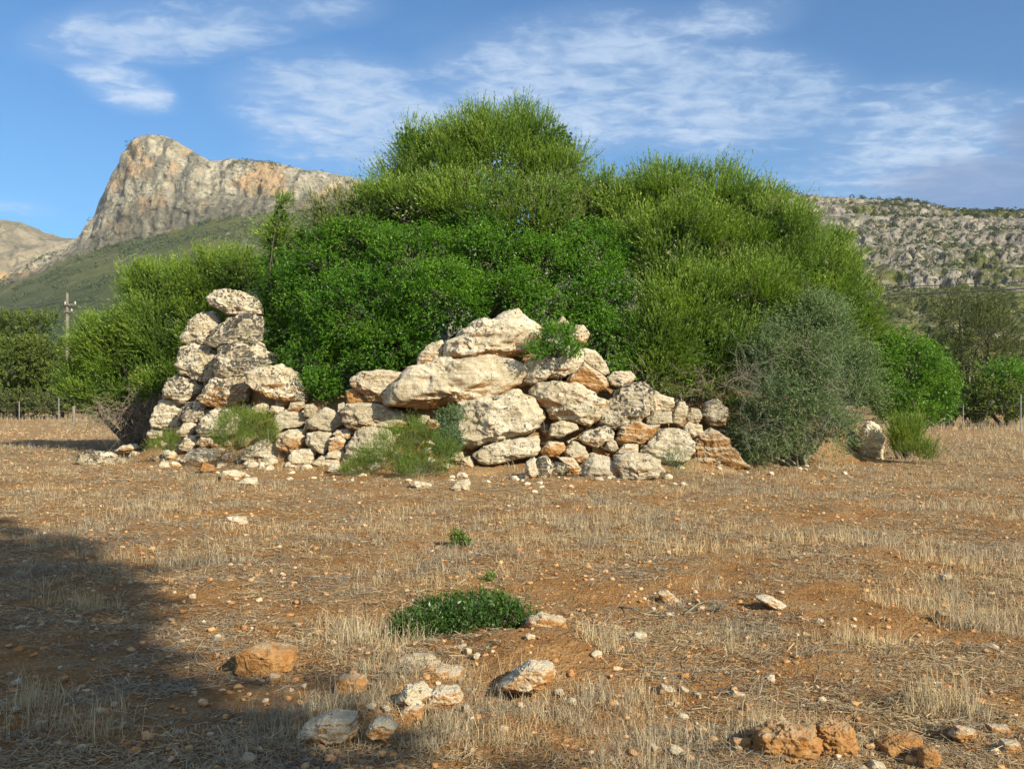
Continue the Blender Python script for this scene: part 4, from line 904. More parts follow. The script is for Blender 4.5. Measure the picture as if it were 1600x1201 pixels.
# --- the bushes on the mound
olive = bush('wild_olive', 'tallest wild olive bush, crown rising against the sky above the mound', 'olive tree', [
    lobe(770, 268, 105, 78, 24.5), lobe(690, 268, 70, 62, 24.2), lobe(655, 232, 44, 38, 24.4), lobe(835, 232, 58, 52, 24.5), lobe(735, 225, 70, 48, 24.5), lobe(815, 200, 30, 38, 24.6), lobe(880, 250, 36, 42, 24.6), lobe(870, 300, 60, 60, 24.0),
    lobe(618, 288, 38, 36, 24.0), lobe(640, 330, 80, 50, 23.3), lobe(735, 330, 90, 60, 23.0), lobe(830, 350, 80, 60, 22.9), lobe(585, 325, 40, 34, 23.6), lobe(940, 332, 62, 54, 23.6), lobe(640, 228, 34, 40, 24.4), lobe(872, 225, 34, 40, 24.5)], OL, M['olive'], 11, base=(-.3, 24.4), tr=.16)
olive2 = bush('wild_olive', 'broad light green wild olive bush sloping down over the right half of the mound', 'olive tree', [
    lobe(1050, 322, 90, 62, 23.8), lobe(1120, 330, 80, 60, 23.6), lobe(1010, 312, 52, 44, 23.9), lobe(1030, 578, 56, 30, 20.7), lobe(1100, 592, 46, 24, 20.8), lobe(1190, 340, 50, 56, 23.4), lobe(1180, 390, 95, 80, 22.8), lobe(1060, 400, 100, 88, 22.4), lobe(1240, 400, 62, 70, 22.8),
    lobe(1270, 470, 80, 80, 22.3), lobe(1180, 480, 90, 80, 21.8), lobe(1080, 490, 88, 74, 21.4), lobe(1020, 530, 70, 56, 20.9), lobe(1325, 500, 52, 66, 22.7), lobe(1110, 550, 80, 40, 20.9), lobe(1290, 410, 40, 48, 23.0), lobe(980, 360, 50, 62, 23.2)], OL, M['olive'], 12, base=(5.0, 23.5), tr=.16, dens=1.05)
bush('wild_olive', 'small upright olive shoot standing alone left of the tall crown', 'olive tree', [lobe(437, 345, 22, 34, 22.8), lobe(428, 378, 27, 26, 22.8), lobe(440, 318, 11, 14, 22.8)], dict(OL, cr=.2, sl=.26), M['olive'], 13, base=(-5.6, 22.9), tr=.05)
bush('wild_olive', 'thin grey green olive tops between the small shoot and the tall crown', 'olive tree', [lobe(500, 336, 20, 30, 23.2), lobe(540, 330, 24, 32, 23.3), lobe(510, 366, 38, 30, 23.0), lobe(566, 350, 38, 32, 23.1), lobe(468, 378, 26, 26, 23.0)], dict(OL, cr=.24, spm=48), M['olive_grey'], 14, base=(-4.3, 23.3), tr=.06)
lol = bush('wild_olive', 'spreading light green olive bush behind and left of the stone stack', 'olive tree', [
    lobe(330, 440, 70, 46, 26.0), lobe(260, 455, 62, 40, 26.4), lobe(215, 445, 26, 32, 26.4), lobe(385, 425, 42, 40, 25.4), lobe(270, 520, 80, 70, 26.2), lobe(190, 545, 72, 58, 26.8), lobe(152, 550, 34, 42, 27.3), lobe(128, 600, 42, 42, 27.2),
    lobe(180, 610, 70, 46, 26.6), lobe(255, 590, 62, 48, 26.0), lobe(330, 510, 60, 70, 25.9), lobe(158, 514, 18, 18, 27.2)], OL, M['olive'], 15, base=(-10.4, 26.6), tr=.14)
twig_spray('dead_twigs', lol, M['twig'], [(W(240, 650, 25.4), np.array([.8, .5, .38]), 260), (W(180, 648, 26), np.array([.8, .5, .2]), 90)], 5, (.4, 1.1), .008, (.3, -.4, -.15))
def dead_shoots(root, lobes, n, seed, L=(.25, .6), r=.004):
    rs = np.random.RandomState(seed); bx = []
    for _ in range(n):
        c, rr_ = lobes[rs.randint(len(lobes))]; d_ = unit(rs.normal(size=3)); d_[1] = -abs(d_[1]); bx.append((c+d_*rr_*rs.uniform(.8, 1.0), np.array([.18, .1, .18]), 4))
    twig_spray('dry_sprays', root, M['twig'], bx, seed, L, r, (0, -.3, .5))
dead_shoots(olive, [lobe(770, 268, 105, 78, 24.5), lobe(735, 330, 90, 60, 23.0), lobe(830, 350, 80, 60, 22.9), lobe(880, 320, 60, 60, 23.4)], 46, 91)
dead_shoots(olive2, [lobe(1180, 390, 95, 80, 22.8), lobe(1060, 400, 100, 88, 22.4), lobe(1180, 480, 90, 80, 21.8), lobe(1080, 490, 88, 74, 21.4), lobe(1020, 540, 70, 56, 20.9)], 60, 92)
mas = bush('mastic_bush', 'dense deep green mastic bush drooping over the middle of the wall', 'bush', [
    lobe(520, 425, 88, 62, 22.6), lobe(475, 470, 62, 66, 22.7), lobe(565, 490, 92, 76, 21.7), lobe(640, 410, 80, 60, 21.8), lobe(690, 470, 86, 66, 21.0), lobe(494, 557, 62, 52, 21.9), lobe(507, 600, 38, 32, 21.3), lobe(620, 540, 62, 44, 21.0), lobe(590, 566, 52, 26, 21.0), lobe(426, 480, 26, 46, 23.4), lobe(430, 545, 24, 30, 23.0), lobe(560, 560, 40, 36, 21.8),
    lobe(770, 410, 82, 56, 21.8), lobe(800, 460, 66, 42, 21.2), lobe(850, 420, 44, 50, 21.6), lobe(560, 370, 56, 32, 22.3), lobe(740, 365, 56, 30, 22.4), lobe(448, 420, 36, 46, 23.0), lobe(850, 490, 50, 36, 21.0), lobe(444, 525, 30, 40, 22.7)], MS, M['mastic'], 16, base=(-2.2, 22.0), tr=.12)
bush('mastic_bush', 'rounder mastic bush on top of the wall right of the peaked boulder', 'bush', [
    lobe(930, 400, 58, 54, 21.9), lobe(935, 460, 64, 60, 21.4), lobe(950, 530, 52, 50, 20.9), lobe(905, 500, 34, 30, 21.0), lobe(960, 580, 26, 20, 20.5), lobe(1000, 560, 30, 34, 20.8)], MS, M['mastic'], 17, base=(1.9, 22.0), tr=.08)
spn = bush('thorny_shrub', 'grey green thorny shrub with bare twigs hiding the right end of the wall', 'shrub', [
    lobe(1260, 530, 74, 62, 20.9), lobe(1200, 560, 52, 52, 20.6), lobe(1310, 580, 62, 60, 21.2), lobe(1240, 610, 80, 60, 20.4), lobe(1200, 670, 52, 44, 20.3), lobe(1288, 665, 54, 42, 20.9), lobe(1342, 612, 38, 40, 21.4), lobe(1270, 490, 34, 40, 21.2), lobe(1190, 710, 30, 20, 20.3), lobe(1250, 700, 40, 22, 20.5)], SP, M['spiny'], 18, base=(6.3, 20.9), bark='grey_twig', tr=.06)
twig_spray('bare_twigs', spn, M['grey_twig'], [(W(1250, 590, 19.9), np.array([1.2, .4, .9]), 130), (W(1170, 600, 19.9), np.array([.25, .3, .3]), 60), (W(1240, 680, 19.8), np.array([1.0, .3, .4]), 110)], 6, (.25, .7), .005, (-.2, -.3, .5))
bush('mastic_bush', 'bright yellow green bush at the right end of the mound', 'bush', [
    lobe(1420, 570, 58, 46, 23.2), lobe(1455, 600, 40, 46, 23.5), lobe(1390, 545, 40, 40, 23.2), lobe(1400, 610, 44, 30, 23.0), lobe(1470, 640, 28, 24, 23.6), lobe(1380, 580, 36, 36, 22.9), lobe(1430, 645, 42, 26, 23.4), lobe(1390, 640, 30, 24, 23.2), lobe(1400, 675, 20, 12, 23.2)], dict(MS, cr=.2), M['bright'], 19, base=(9.6, 23.6), tr=.06)
# dry thicket under the olive, right of the wall
dry = bush('dry_thicket', 'brown dry thicket in the dark gap under the broad olive', 'shrub', [lobe(1090, 610, 60, 26, 20.6), lobe(1030, 600, 36, 22, 20.3), lobe(1140, 640, 26, 34, 20.6)], dict(SP, cr=.25, spm=22), M['herb'], 20, base=(4.0, 21.2), trunk=False, bark='twig', tr=.03)
twig_spray('dead_twigs', dry, M['twig'], [(W(1080, 600, 20.4), np.array([1.3, .4, .3]), 130)], 7, (.25, .7), .006, (0, -.3, .2))
# small plants on and before the wall
def low_plant(name, label, lobes, st, mat, seed, cat='plant', stems='grey_twig', dens=1.0):
    return bush(name, label, cat, lobes, st, mat, seed, trunk=False, bark=stems, tr=.012, dens=dens)
HB = dict(cr=.12, spm=330, sl=.17, lps=11, ll=.030, lw=.006, up=1.0, out=.5, rnd=.3, along=1.1, spread=.4, fill=60, fl=.04)
low_plant('green_herb', 'feathery bright green bush at the foot of the left stack', [lobe(400, 675, 34, 26, 20.6), lobe(360, 682, 28, 26, 20.5), lobe(375, 660, 26, 18, 20.7)], HB, M['herb'], 31)
low_plant('green_herb', 'little green tuft beside the tall corner boulder', [lobe(262, 690, 14, 12, 21.6), lobe(250, 700, 16, 9, 21.5)], HB, M['herb'], 32)
low_plant('green_herb', 'sprawling feathery green bush before the middle of the wall', [lobe(640, 695, 52, 34, 18.7), lobe(600, 720, 46, 24, 18.4), lobe(680, 715, 38, 30, 18.5), lobe(560, 738, 24, 12, 18.3), lobe(660, 738, 40, 16, 18.2)], HB, M['herb'], 33)
dk = low_plant('dark_herb', 'dark grey green bush leaning on the big square boulder', [lobe(705, 655, 24, 26, 18.9), lobe(700, 690, 26, 26, 18.7)], dict(SP, cr=.15, spm=160, sl=.16), M['spiny'], 34)
low_plant('leafy_sprig', 'sprig of bright leaves growing on the white knobbly boulder', [lobe(872, 528, 32, 24, 19.4), lobe(850, 548, 24, 14, 19.3), lobe(890, 545, 20, 18, 19.3)], dict(MS, cr=.14), M['bright'], 35)
low_plant('dark_herb', 'small dark green clump at the foot of the large pale block', [lobe(1050, 728, 18, 14, 18.6)], dict(HB, up=.6), M['spiny'], 36)
low_plant('rush_tuft', 'rushy green and brown tuft beside the white upright boulder', [lobe(1415, 700, 22, 22, 22.0), lobe(1442, 712, 18, 12, 21.9), lobe(1414, 680, 20, 16, 22.2)], dict(HB, sl=.32, up=1.6, lps=9, ll=.08, lw=.008, spread=.15), M['herb'], 37)
low_plant('low_shrub', 'low dark green glossy shrub on the bare ground in the foreground', [lobe(665, 992, 40, 26, 6.25, .15), lobe(722, 984, 52, 32, 6.35, .17), lobe(782, 976, 46, 30, 6.5, .15), lobe(700, 968, 50, 24, 6.75, .16), lobe(760, 958, 52, 22, 6.85, .15), lobe(815, 988, 20, 16, 6.4, .1), lobe(640, 978, 20, 16, 6.6, .1)],
          dict(cr=.045, hf=7, lump=.3, spm=1500, sl=.07, lps=7, ll=.027, lw=.010, up=.8, out=.7, rnd=.55, along=.7, spread=.7, fill=500, fl=.03), M['glossy'], 38, stems='twig')
low_plant('seedling', 'tiny green seedling standing in the stubble mid field', [lobe(722, 855, 13, 10, 9.9), lobe(714, 842, 6, 6, 9.9)], dict(HB, cr=.03, spm=1500, sl=.06, ll=.03, lw=.012, spread=.8, fill=0), M['herb'], 39)
low_plant('seedling', 'tiny green seedling above the foreground shrub', [lobe(765, 912, 14, 8, 8.0)], dict(HB, cr=.03, spm=1100, sl=.05, ll=.024, lw=.01, spread=.8, fill=0), M['herb'], 40)

# --- trees and shrubs beyond the field
gt = 'trees and shrubs beyond the fence'
def far(name, label, cat, lobes, mat, seed, **kw):
    return bush(name, label, cat, lobes, dict(FR, **kw), M[mat], seed, group=gt, tr=.14)
far('pine_tree', 'rounded green tree at the left edge beyond the fence', 'tree', [lobe(25, 520, 40, 34, 62), lobe(60, 515, 26, 22, 62), lobe(20, 570, 50, 40, 61), lobe(-30, 540, 40, 40, 62), lobe(55, 555, 30, 30, 61)], 'far_green', 51)
far('olive_tree', 'paler bushy tree between the left edge tree and the utility pole', 'tree', [lobe(85, 590, 36, 40, 63), lobe(60, 610, 40, 30, 62), lobe(110, 560, 24, 28, 64), lobe(120, 600, 30, 40, 63)], 'far_green', 52)
far('shrub', 'dark undergrowth shrub just behind the left fence', 'shrub', [lobe(20, 632, 40, 14, 60), lobe(70, 635, 34, 12, 60), lobe(-20, 620, 30, 20, 61)], 'far_dark', 53, cr=.4)
far('shrub', 'low green shrub behind the wooden post at the left', 'shrub', [lobe(130, 630, 36, 18, 61), lobe(175, 640, 34, 14, 60), lobe(200, 628, 30, 20, 61)], 'far_green', 54, cr=.4)
far('tamarisk_tree', 'dark feathery tree standing alone at the right beyond the field', 'tree', [lobe(1500, 500, 44, 40, 52), lobe(1535, 530, 48, 44, 52), lobe(1490, 545, 36, 40, 52), lobe(1550, 490, 30, 26, 53), lobe(1575, 540, 30, 36, 53), lobe(1520, 580, 44, 30, 52)], 'far_dark', 55, cr=.4, spm=16, ll=.12, lw=.03, up=.9, fill=8, fl=.2)
far('shrub', 'bright green shrub below the dark feathery tree at the right', 'shrub', [lobe(1570, 590, 30, 18, 47), lobe(1585, 600, 26, 22, 48)], 'bright', 56, cr=.35, ll=.1)
far('shrub', 'green shrub mass at the right edge behind the fence', 'shrub', [lobe(1540, 620, 36, 32, 47), lobe(1585, 635, 34, 24, 46), lobe(1610, 600, 34, 40, 50)], 'far_green', 57, cr=.4, ll=.12)
far('shrub', 'shrub between the bright mastic bush and the dark feathery tree', 'shrub', [lobe(1510, 630, 26, 28, 48), lobe(1480, 640, 20, 20, 47), lobe(1475, 600, 22, 30, 50)], 'far_green', 58, cr=.4, ll=.12)
far('shrub', 'dull green tree seen just above the bright mastic bush', 'tree', [lobe(1450, 560, 24, 30, 56), lobe(1475, 560, 22, 28, 56)], 'far_dark', 59, cr=.4)
# low woodland along the foot of the mountain
rs = np.random.RandomState(61); n = 900
px = np.concatenate([rs.uniform(-200, 480, 560), rs.uniform(1380, 1800, 340)]); Yw = rs.uniform(75, 330, n); Yw[560:] = rs.uniform(70, 110, 340)
P = np.stack([(px-800)/F*Yw, Yw, np.full(n, .6)], 1); r_ = rs.uniform(1.2, 2.8, n); r_[560:] *= .55
ok = P[:, 1] > 70
V, Fq, rn = puffs(P[ok]+np.array([0, 0, .8]), r_[ok], 190, .16, rs)
tag(link('woodland', mesh_np('woodland', V, Fq, M['far_green'], False, {'rnd': rn})), 'far off strip of low green woodland at the foot of the hills', 'woodland', kind='stuff')
# trees on the skyline of the right hill
for k, (tx, ty, r, lb) in enumerate([(1481, 328, 4.2, 'round dark tree left of the leaning one on the right hill skyline'), (1506, 327, 3.6, 'small leaning tree on the right hill skyline'), (1553, 331, 5.2, 'largest dark tree on the right hill skyline'), (1403, 321, 4.0, 'flat dark tree leftmost on the right hill skyline')]):
    Yt = 598.0; c = W(tx, ty, Yt); rad = r/F*Yt
    root = bpy.data.objects.new('skyline_tree', None); COL.objects.link(root); root.location = (c[0], c[1], c[2]-rad*2.2)
    tag(root, lb, 'tree', 'trees on the skyline of the right hill')
    V, Fq, rn = puffs(np.array([[0, 0, rad*2.0], [rad*.6, 0, rad*1.8], [-rad*.5, 0, rad*1.9]]), np.array([rad, rad*.7, rad*.8]), 260, .3, rs)
    link('crown', mesh_np('crown', V, Fq, M['scrub'], False, {'rnd': rn}), root)
    T = Tubes(); T.add(curve_pts((0 if k != 1 else -rad, 0, -1), (0, 0, rad*1.8), .05, 5, rs), np.linspace(rad*.14, rad*.07, 5), 6); link('trunk', T.mesh('trunk', M['bark']), root)

# ------------------------------------------------------------------ trees behind the camera, whose shade falls on the field
def shade_tree(x, y, lobes, label, seed, h):
    L = [(np.array([x+a, y+b, c]), np.array([r, r, r*.8])) for a, b, c, r in lobes]
    st = dict(cr=.7, spm=9, sl=.6, lps=16, ll=.24, lw=.10, up=.3, out=.8, rnd=.5, along=.8, spread=.8, fill=45, fl=.5)
    return bush('pine_tree', label, 'tree', L, st, M['far_green'], seed, base=(x, y), tr=.28)
sx_, sy_ = -math.sin(SUN_AZ), -math.cos(SUN_AZ); kt = 1/math.tan(SUN_EL)
SL = []
for gx_, gy_, r_ in ((-1.6, 2.9, 1.4), (-3.3, 5.1, 1.5), (-4.9, 7.6, 1.7), (-7.0, 9.3, 1.8), (-5.3, 4.2, 2.0), (-9.2, 8.15, 2.2), (-2.8, .4, 2.0), (-7.4, 4.35, 2.4)):
    s_ = gx_*sx_+gy_*sy_; n_ = gx_*sy_-gy_*sx_
    h_ = (s_+9)/kt; q_ = s_-kt*h_
    SL.append((q_*sx_-n_*sy_*-1, q_*sy_+n_*-sx_, h_, r_))
bx_, by_ = SL[1][0], SL[1][1]
shade_tree(bx_, by_, [(a-bx_, b-by_, c, r) for a, b, c, r in SL], 'tall tree beside the camera whose crown shades the lower left of the field', 81, 10)
# ------------------------------------------------------------------ dry grass
rs = np.random.RandomState(71)
def blades(x, y, z, h, wd, lean, rs):
    """bent two-segment blades"""
    n = len(x); a = rs.uniform(0, 2*math.pi, n); ln = np.abs(rs.normal(0, lean, n)); h = h*(.5+rs.rand(n)**1.6)
    dr = np.stack([np.cos(a), np.sin(a)], 1)
    fa = rs.uniform(-1, 1, n)*.9; sx, sy = np.cos(fa)*wd*.5, np.sin(fa)*wd*.5
    B = np.stack([x, y, z], 1); S = np.stack([sx, sy, np.zeros(n)], 1)
    m = B+np.stack([dr[:, 0]*ln*h*.3, dr[:, 1]*ln*h*.3, h*.55], 1)
    t = B+np.stack([dr[:, 0]*ln*h, dr[:, 1]*ln*h, h*np.maximum(.12, 1-.45*ln)], 1)
    V = np.stack([B-S, B+S, m+S*.8, m-S*.8, t+S*.12, t-S*.12], 1).reshape(-1, 3)
    i = np.arange(n)[:, None]*6
    Fq = np.concatenate([i+np.array([[0, 1, 2, 3]]), i+np.array([[3, 2, 4, 5]])], 1).reshape(-1, 4)
    return V, Fq
def scatter(n, y0, y1, p, spread=.60, extra=1.2):
    y = y0+(y1-y0)*rs.rand(n)**p; x = rs.uniform(-1, 1, n)*(y*spread+extra); return x, y
Vs = []; Fs = []; Rn = []; nv = 0
# tufts
x, y = scatter(30000, 3.4, 60, 2.0)
dn = fbm(xyz(x*.55, y*.4, 2), 3)+.35*fbm(xyz(x*2.2, y*2.2, 8), 2)+.14*sst(y, 5, 12)+.10*sst(x/y, 0, .45)-.10
kp = (dn+rs.uniform(-.2, .2, len(x)) > .06) & (mound_h(x, y) < .12) & ~((np.abs(x-.2) < .85) & (np.abs(y-5.7) < .45)) ; x, y, dn = x[kp], y[kp], dn[kp]
nb = rs.randint(5, 22, len(x)); th = np.clip(.03+.10*rs.rand(len(x))**2.5+.05*np.clip(dn, 0, 1), .03, .3)*(1+.5*sst(y, 10, 30))
X = np.repeat(x, nb); Y = np.repeat(y, nb); sp = .02+.035*rs.rand(len(x)); sp = np.repeat(sp, nb)
X = X+rs.normal(size=len(X))*sp; Y = Y+rs.normal(size=len(Y))*sp
H = np.repeat(th, nb)*rs.uniform(.45, 1.35, len(X))
wd = .0011+.00024*Y
V, Fq = blades(X, Y, soil_h(X, Y)-.004, H, wd, .95, rs); c = np.repeat(rs.rand(len(x)), nb)
Vs.append(V); Fs.append(Fq+nv); nv += len(V); Rn.append(np.repeat(np.clip(.25+.45*c+rs.uniform(-.25, .3, len(X)), 0, 1), 2))
for cpx, cpy, nbl, hh, rr in ((1545, 985, 420, .26, .30), (1480, 1110, 380, .24, .22), (600, 1010, 420, .17, .38), (560, 985, 300, .16, .30), (330, 880, 420, .17, .5), (120, 950, 260, .18, .28), (1130, 920, 160, .12, .3), (950, 1040, 200, .16, .22), (980, 1100, 260, .15, .25), (830, 1120, 220, .12, .3),
        (1250, 1160, 340, .16, .3), (150, 1150, 260, .2, .3), (500, 1150, 320, .15, .4), (720, 1165, 260, .13, .3), (1060, 1165, 240, .15, .25), (1360, 1010, 240, .14, .35), (1080, 860, 300, .16, .6), (1290, 850, 400, .2, .7), (1450, 800, 400, .22, .9), (880, 820, 300, .18, .8), (1500, 880, 300, .22, .5),
        (400, 830, 300, .15, .6), (220, 800, 260, .14, .6), (650, 800, 300, .16, .8), (60, 1120, 200, .2, .2), (1420, 950, 260, .17, .3)):
    cx, cy = (cpx-800)/F*(F*EYE/(cpy-HOR)), F*EYE/(cpy-HOR); q = rs.normal(size=(nbl, 2))*rr*.45*np.array([1, .6]); sub_ = rs.normal(size=(10, 2))*rr*.5*np.array([1, .6]); q = q*.45+sub_[rs.randint(0, 10, nbl)]
    X_ = cx+q[:, 0]; Y_ = cy+q[:, 1]
    V, Fq = blades(X_, Y_, soil_h(X_, Y_)-.004, hh*rs.uniform(.35, 1.15, nbl), .0012+.00024*Y_, .75, rs)
    Vs.append(V); Fs.append(Fq+nv); nv += len(V); Rn.append(np.repeat(np.clip(rs.uniform(.35, 1, nbl), 0, 1), 2))
# chaff and broken straw lying on the soil
x, y = scatter(520000, 3.3, 32, 1.9)
dn = fbm(xyz(x*.9, y*.8, 5), 3)+.3*fbm(xyz(x*4, y*4, 1), 2)+.15*sst(y, 5, 14)
kp = (dn+rs.uniform(-.35, .35, len(x)) > -.09) & (mound_h(x, y) < .2); x, y = x[kp], y[kp]; n = len(x)
a = rs.uniform(0, 2*math.pi, n); L = .02+.07*rs.rand(n)**2; L *= (1+.03*y)
D = unit(np.stack([np.cos(a), np.sin(a), rs.normal(.05, .16, n)], 1)); wd = .0016+.00030*y
B = np.stack([x, y, soil_h(x, y)+rs.uniform(.001, .014, n)], 1)
S = unit(np.cross(D, np.array([0, 0, 1.0])+rs.normal(size=(n, 3))*.3))*wd[:, None]*.6
V = np.stack([B-S, B+S, B+D*L[:, None]+S, B+D*L[:, None]-S], 1).reshape(-1, 3); Fq = np.arange(n*4).reshape(n, 4)
Vs.append(V); Fs.append(Fq+nv); nv += len(V); Rn.append(np.clip(rs.normal(.35, .25, n), 0, 1))
tag(link('dry_grass', mesh_np('dry_grass', np.concatenate(Vs), np.concatenate(Fs), M['straw'], False, {'rnd': np.concatenate(Rn)})), 'dry stubble and broken straw covering the field', 'grass', kind='stuff')
# tall dry grass along the fence line and grass growing on the mound
Vs = []; Fs = []; Rn = []; nv = 0
px = rs.uniform(-100, 1750, 5000); u = (px/1600); yl = 58+(41-58)*u+rs.normal(0, .9, len(px))+1.0
x = (px-800)/F*yl; kp = (px < 300) | (px > 1380); x, y = x[kp], yl[kp]
V, Fq = blades(x, y, soil_h(x, y), rs.uniform(.15, .5, len(x)), np.full(len(x), .02), .5, rs); Vs.append(V); Fs.append(Fq+nv); nv += len(V); Rn.append(np.repeat(rs.uniform(.1, .8, len(x)), 2))
x = rs.uniform(-9.5, 9.5, 26000); y = rs.uniform(18, 24.5, 26000); h = mound_h(x, y); kp = (h > .03) & (h < .5) & (fbm(xyz(x*1.4, y*1.4, 3), 3) > .02); x, y, h = x[kp], y[kp], h[kp]
V, Fq = blades(x, y, surf(x, y), rs.uniform(.05, .22, len(x)), np.full(len(x), .007), .6, rs); Vs.append(V); Fs.append(Fq+nv); nv += len(V); Rn.append(np.repeat(rs.uniform(0, .8, len(x)), 2))
tag(link('wild_grass', mesh_np('wild_grass', np.concatenate(Vs), np.concatenate(Fs), M['straw'], False, {'rnd': np.concatenate(Rn)})), 'tall dry grass along the fence and the foot of the mound', 'grass', kind='stuff')
# single tall stalks
def stalk(px, pyb, pxt, pyt, label, r=.004, forks=2, seed=0):
    x, y = field_xy(px, pyb); z = float(surf(x, y)[0]); r_ = np.random.RandomState(seed)
    b = np.array([x, y, z-.02]); t = W(pxt, pyt, y-.02)
    T = Tubes(); pts = curve_pts(b, t, .03, 7, r_); T.add(pts-b, np.linspace(r, r*.35, 7), 5)
    for k in range(forks):
        s_ = pts[3+k % 3]; e = s_+unit((t-b)+r_.normal(size=3)*.5*np.linalg.norm(t-b))*np.linalg.norm(t-b)*.28; T.add(curve_pts(s_, e, .05, 4, r_)-b, np.linspace(r*.5, r*.2, 4), 4)
    return tag(link('dry_stalk', T.mesh('dry_stalk', M['twig']), None, b), label, 'stalk', 'single dry stalks standing in the field')
stalk(406, 768, 418, 668, 'thin dry stalk before the low boulder at the left', .006, 2, 1)
stalk(622, 842, 628, 752, 'thin dry stalk in front of the sprawling green bush', .004, 1, 2)
stalk(928, 1010, 984, 905, 'thick leaning dry stalk right of the foreground shrub', .006, 0, 3)
stalk(638, 1018, 641, 962, 'short pale stalk at the left of the foreground shrub', .0025, 0, 4)
stalk(806, 905, 822, 790, 'tall pale stalk in mid field below the flat topped block', .004, 1, 5)
stalk(1010, 800, 1118, 765, 'long stick leaning low over the soil before the wall at the right', .006, 0, 6)
stalk(1165, 1130, 1195, 1040, 'thin upright stalk above the crumbling ochre rock', .003, 1, 7)
stalk(1240, 1070, 1262, 960, 'slender stalk in the stubble above the two toned boulder', .0025, 2, 8)
# fallen sticks
def stick(pts, label, r=.008, seed=0):
    P = []
    for px, py in pts:
        x, y = field_xy(px, py); P.append((x, y, float(surf(x, y)[0])+r*1.5))
    P = np.array(P); P[1::2, 2] += .015; b = P[0].copy(); T = Tubes()
    t = np.linspace(0, len(P)-1, 14); Q = np.stack([np.interp(t, np.arange(len(P)), P[:, k]) for k in range(3)], 1)
    T.add(Q-b, np.linspace(r, r*.45, 14), 6)
    return tag(link('fallen_stick', T.mesh('fallen_stick', M['grey_twig']), None, b), label, 'stick', 'fallen sticks on the field')
stick([(968, 950), (990, 958), (1005, 961), (1030, 958), (1036, 966)], 'curved grey stick on the soil below the slanting stone', .007)
stick([(1070, 962), (1090, 952), (1105, 944)], 'short grey stick right of the curved one', .007)
stick([(835, 985), (850, 995), (864, 1003)], 'brown stick by the rounded rock at the foreground shrub', .006)
stick([(378, 925), (400, 924), (425, 920)], 'dark stick in the stubble near the shadow edge', .006)
# bleached dead rosette
T = Tubes(); x0, y0 = field_xy(1122, 958); z0 = float(surf(x0, y0)[0]); r_ = np.random.RandomState(4)
for k in range(34):
    a = r_.uniform(0, 6.28); l = r_.uniform(.05, .11); t = np.linspace(0, 1, 6)
    T.add(np.stack([np.cos(a)*l*t+r_.normal()*.01, np.sin(a)*l*t, .055*np.sin(t*2.6)*r_.uniform(.5, 1.2)], 1), np.linspace(.0022, .001, 6), 4)
tag(link('dead_rosette', T.mesh('dead_rosette', M['grey_twig']), None, (x0, y0, z0)), 'bleached dead plant with curled stems on the bare soil', 'dead plant')

# ------------------------------------------------------------------ pole, wires and fence
def box(bm, c, s):
    r = bmesh.ops.create_cube(bm, size=1.0)
    for v in r['verts']: v.co = Vector((v.co.x*s[0]+c[0], v.co.y*s[1]+c[1], v.co.z*s[2]+c[2]))
px_, py_ = -28.3, 61.0
pole = bpy.data.objects.new('utility_pole', None); COL.objects.link(pole); pole.location = (px_, py_, 0)
tag(pole, 'weathered wooden utility pole rising behind the bushes at the left', 'utility pole')
T = Tubes(); T.add([(0, 0, -.3), (0, 0, 3), (.02, 0, 6), (.03, 0, 8.0)], [.12, .11, .10, .09], 12); T.add([(.03, 0, 8.0), (.03, 0, 8.02)], [.09, .01], 12)
link('pole', T.mesh('pole', M['wood']), pole)
bm = bmesh.new(); box(bm, (.3, -.17, 7.25), (.75, .07, .07)); box(bm, (.2, -.17, 6.8), (.5, .06, .06)); me = bpy.data.meshes.new('crossarm'); bm.to_mesh(me); bm.free(); me.materials.append(M['wood']); link('crossarm', me, pole)
for ix, iz in ((.62, 7.34), (-.02, 7.34), (.4, 6.88)):
    T = Tubes(); T.add([(0, 0, 0), (0, 0, .05), (0, 0, .07), (0, 0, .12), (0, 0, .14), (0, 0, .18)], [.03, .055, .04, .06, .04, .03], 10)
    link('insulator', T.mesh('insulator', M['ceramic']), pole, (ix, -.17, iz-.06))
def wire(a, b, sag, r, label, cut=1.0):
    a = np.array(a, float); b = np.array(b, float); t = np.linspace(0, cut, 60)[:, None]; P = a*(1-t)+b*t; P[:, 2] -= (4*sag*t*(1-t))[:, 0]
    T = Tubes(); T.add(P-a, np.full(60, r), 6)
    tag(link('overhead_wire', T.mesh('overhead_wire', M['cable']), None, a), label, 'wire', 'overhead wires')
wire((px_+.62, py_-.17, 7.46), (40, 41.5, 7.3), .55, .022, 'upper overhead wire running right from the pole behind the bushes')
wire((px_+.4, py_-.17, 7.0), (40, 41.0, 7.15), .75, .03, 'lower thicker overhead cable running right from the pole')
wire((px_+.0, py_-.17, 7.42), (-45, 40, 5.2), .45, .03, 'lower overhead cable dropping left from the pole')
wire((px_-.02, py_-.1, 7.45), (-52, 66, 7.0), .8, .018, 'upper overhead wire running left from the pole')
fence = bpy.data.objects.new('wire_fence', None); COL.objects.link(fence); fence.location = (-31, 58, 0); tag(fence, 'thin wire fence on steel posts along the far edge of the field', 'fence')
b = np.array([-31, 58, 0.]); fposts = []
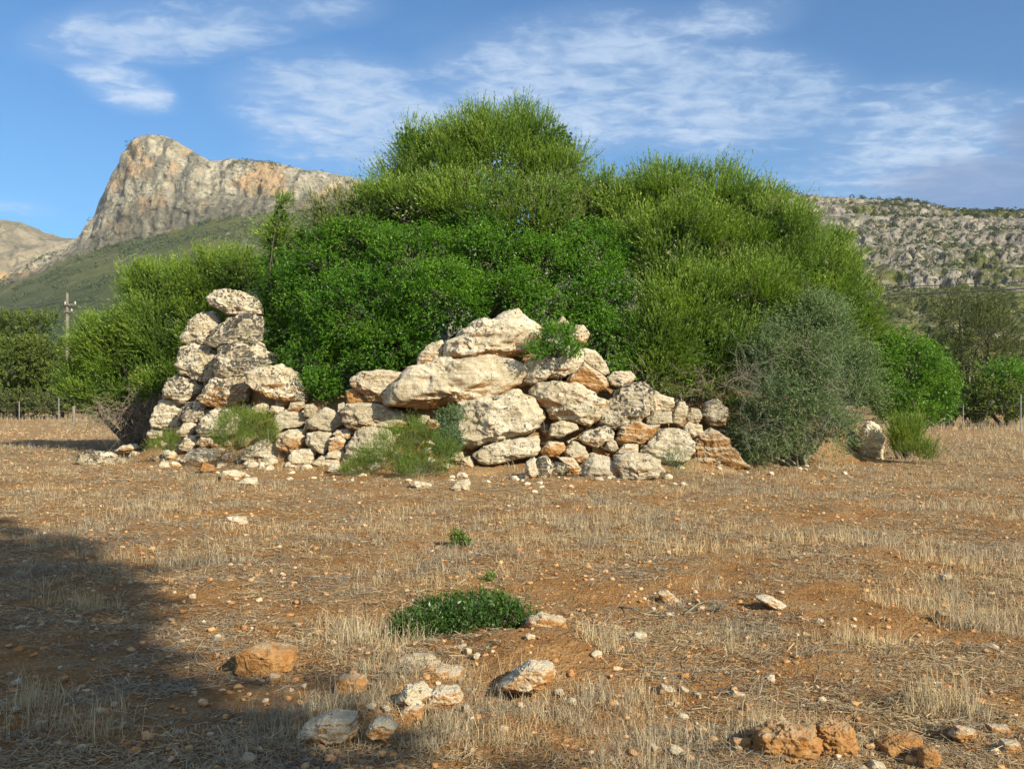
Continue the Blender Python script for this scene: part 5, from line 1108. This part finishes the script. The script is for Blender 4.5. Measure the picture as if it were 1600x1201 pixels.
for k, (pxx, yy, hh) in enumerate([(-60, 59.5, 1.25), (30, 58.5, 1.15), (92, 57.5, 1.3), (170, 56.3, 1.25), (1380, 43.6, 1.2), (1450, 43, 1.2), (1505, 42.3, 1.1), (1595, 40.5, 1.55), (1700, 39.5, 1.4)]):
    p = np.array([(pxx-800)/F*yy, yy, 0.]); z = float(surf(p[0], p[1])[0]); T = Tubes(); T.add([p-b+(0, 0, z-.2), p-b+(0, 0, z+hh)], [.026, .026], 6); T.add([p-b+(0, 0, z+hh), p-b+(0, 0, z+hh+.02)], [.026, .01], 6)
    link('post', T.mesh('post', M['steel']), fence); fposts.append((p, hh))
for k, zf in enumerate((.3, .65, .95)):
    T = Tubes(); pts = np.array([p-b+(0, 0, min(hh*.92, zf*1.15)) for p, hh in fposts]); T.add(pts, np.full(len(pts), .003), 4); link('fence_wire', T.mesh('fence_wire', M['steel']), fence)
T = Tubes(); x = (115-800)/F*51.5; T.add([(0, 0, -.2), (.01, 0, .45), (0, 0, .93), (0, 0, .95)], [.085, .08, .075, .05], 10)
tag(link('wooden_post', T.mesh('wooden_post', M['wood']), None, (x, 51.5, 0)), 'short thick wooden post at the far left edge of the field', 'post')
# ------------------------------------------------------------------ the air between here and the mountains
HZ = 0.00006
bm = bmesh.new(); box(bm, (0, 1600, 350), (9000, 3600, 706)); me = bpy.data.meshes.new('haze'); bm.to_mesh(me); bm.free()
mh = bpy.data.materials.new('haze'); mh.use_nodes = True; N = NT(mh.node_tree)
pv = N.n('ShaderNodeVolumePrincipled'); pv.inputs['Color'].default_value = (.80, .88, 1, 1); pv.inputs['Density'].default_value = HZ
oo = N.n('ShaderNodeOutputMaterial'); N.link(pv.outputs[0], oo.inputs['Volume']); me.materials.append(mh)
tag(link('haze', me), 'thin blue haze over the distant mountains', 'haze', kind='stuff')
# look-alikes that still share a label are told apart by their place
same = {}
for o in bpy.data.objects:
    if o.parent is None and 'label' in o and 'category' in o: same.setdefault(o['label'], []).append(o)
for lb, os_ in same.items():
    if len(os_) < 2: continue
    os_.sort(key=lambda o: o.location.x/max(o.location.y, 1))
    words = {2: ['leftmost', 'rightmost'], 3: ['leftmost', 'middle', 'rightmost'], 4: ['leftmost', 'second from left', 'third from left', 'rightmost']}.get(len(os_), ['leftmost', 'second from left', 'third from left', 'fourth from left', 'fifth from left', 'sixth from left'][:len(os_)])
    for o, wd_ in zip(os_, words): o['label'] = wd_+' '+lb
print('SCENE BUILT', len(bpy.data.objects))
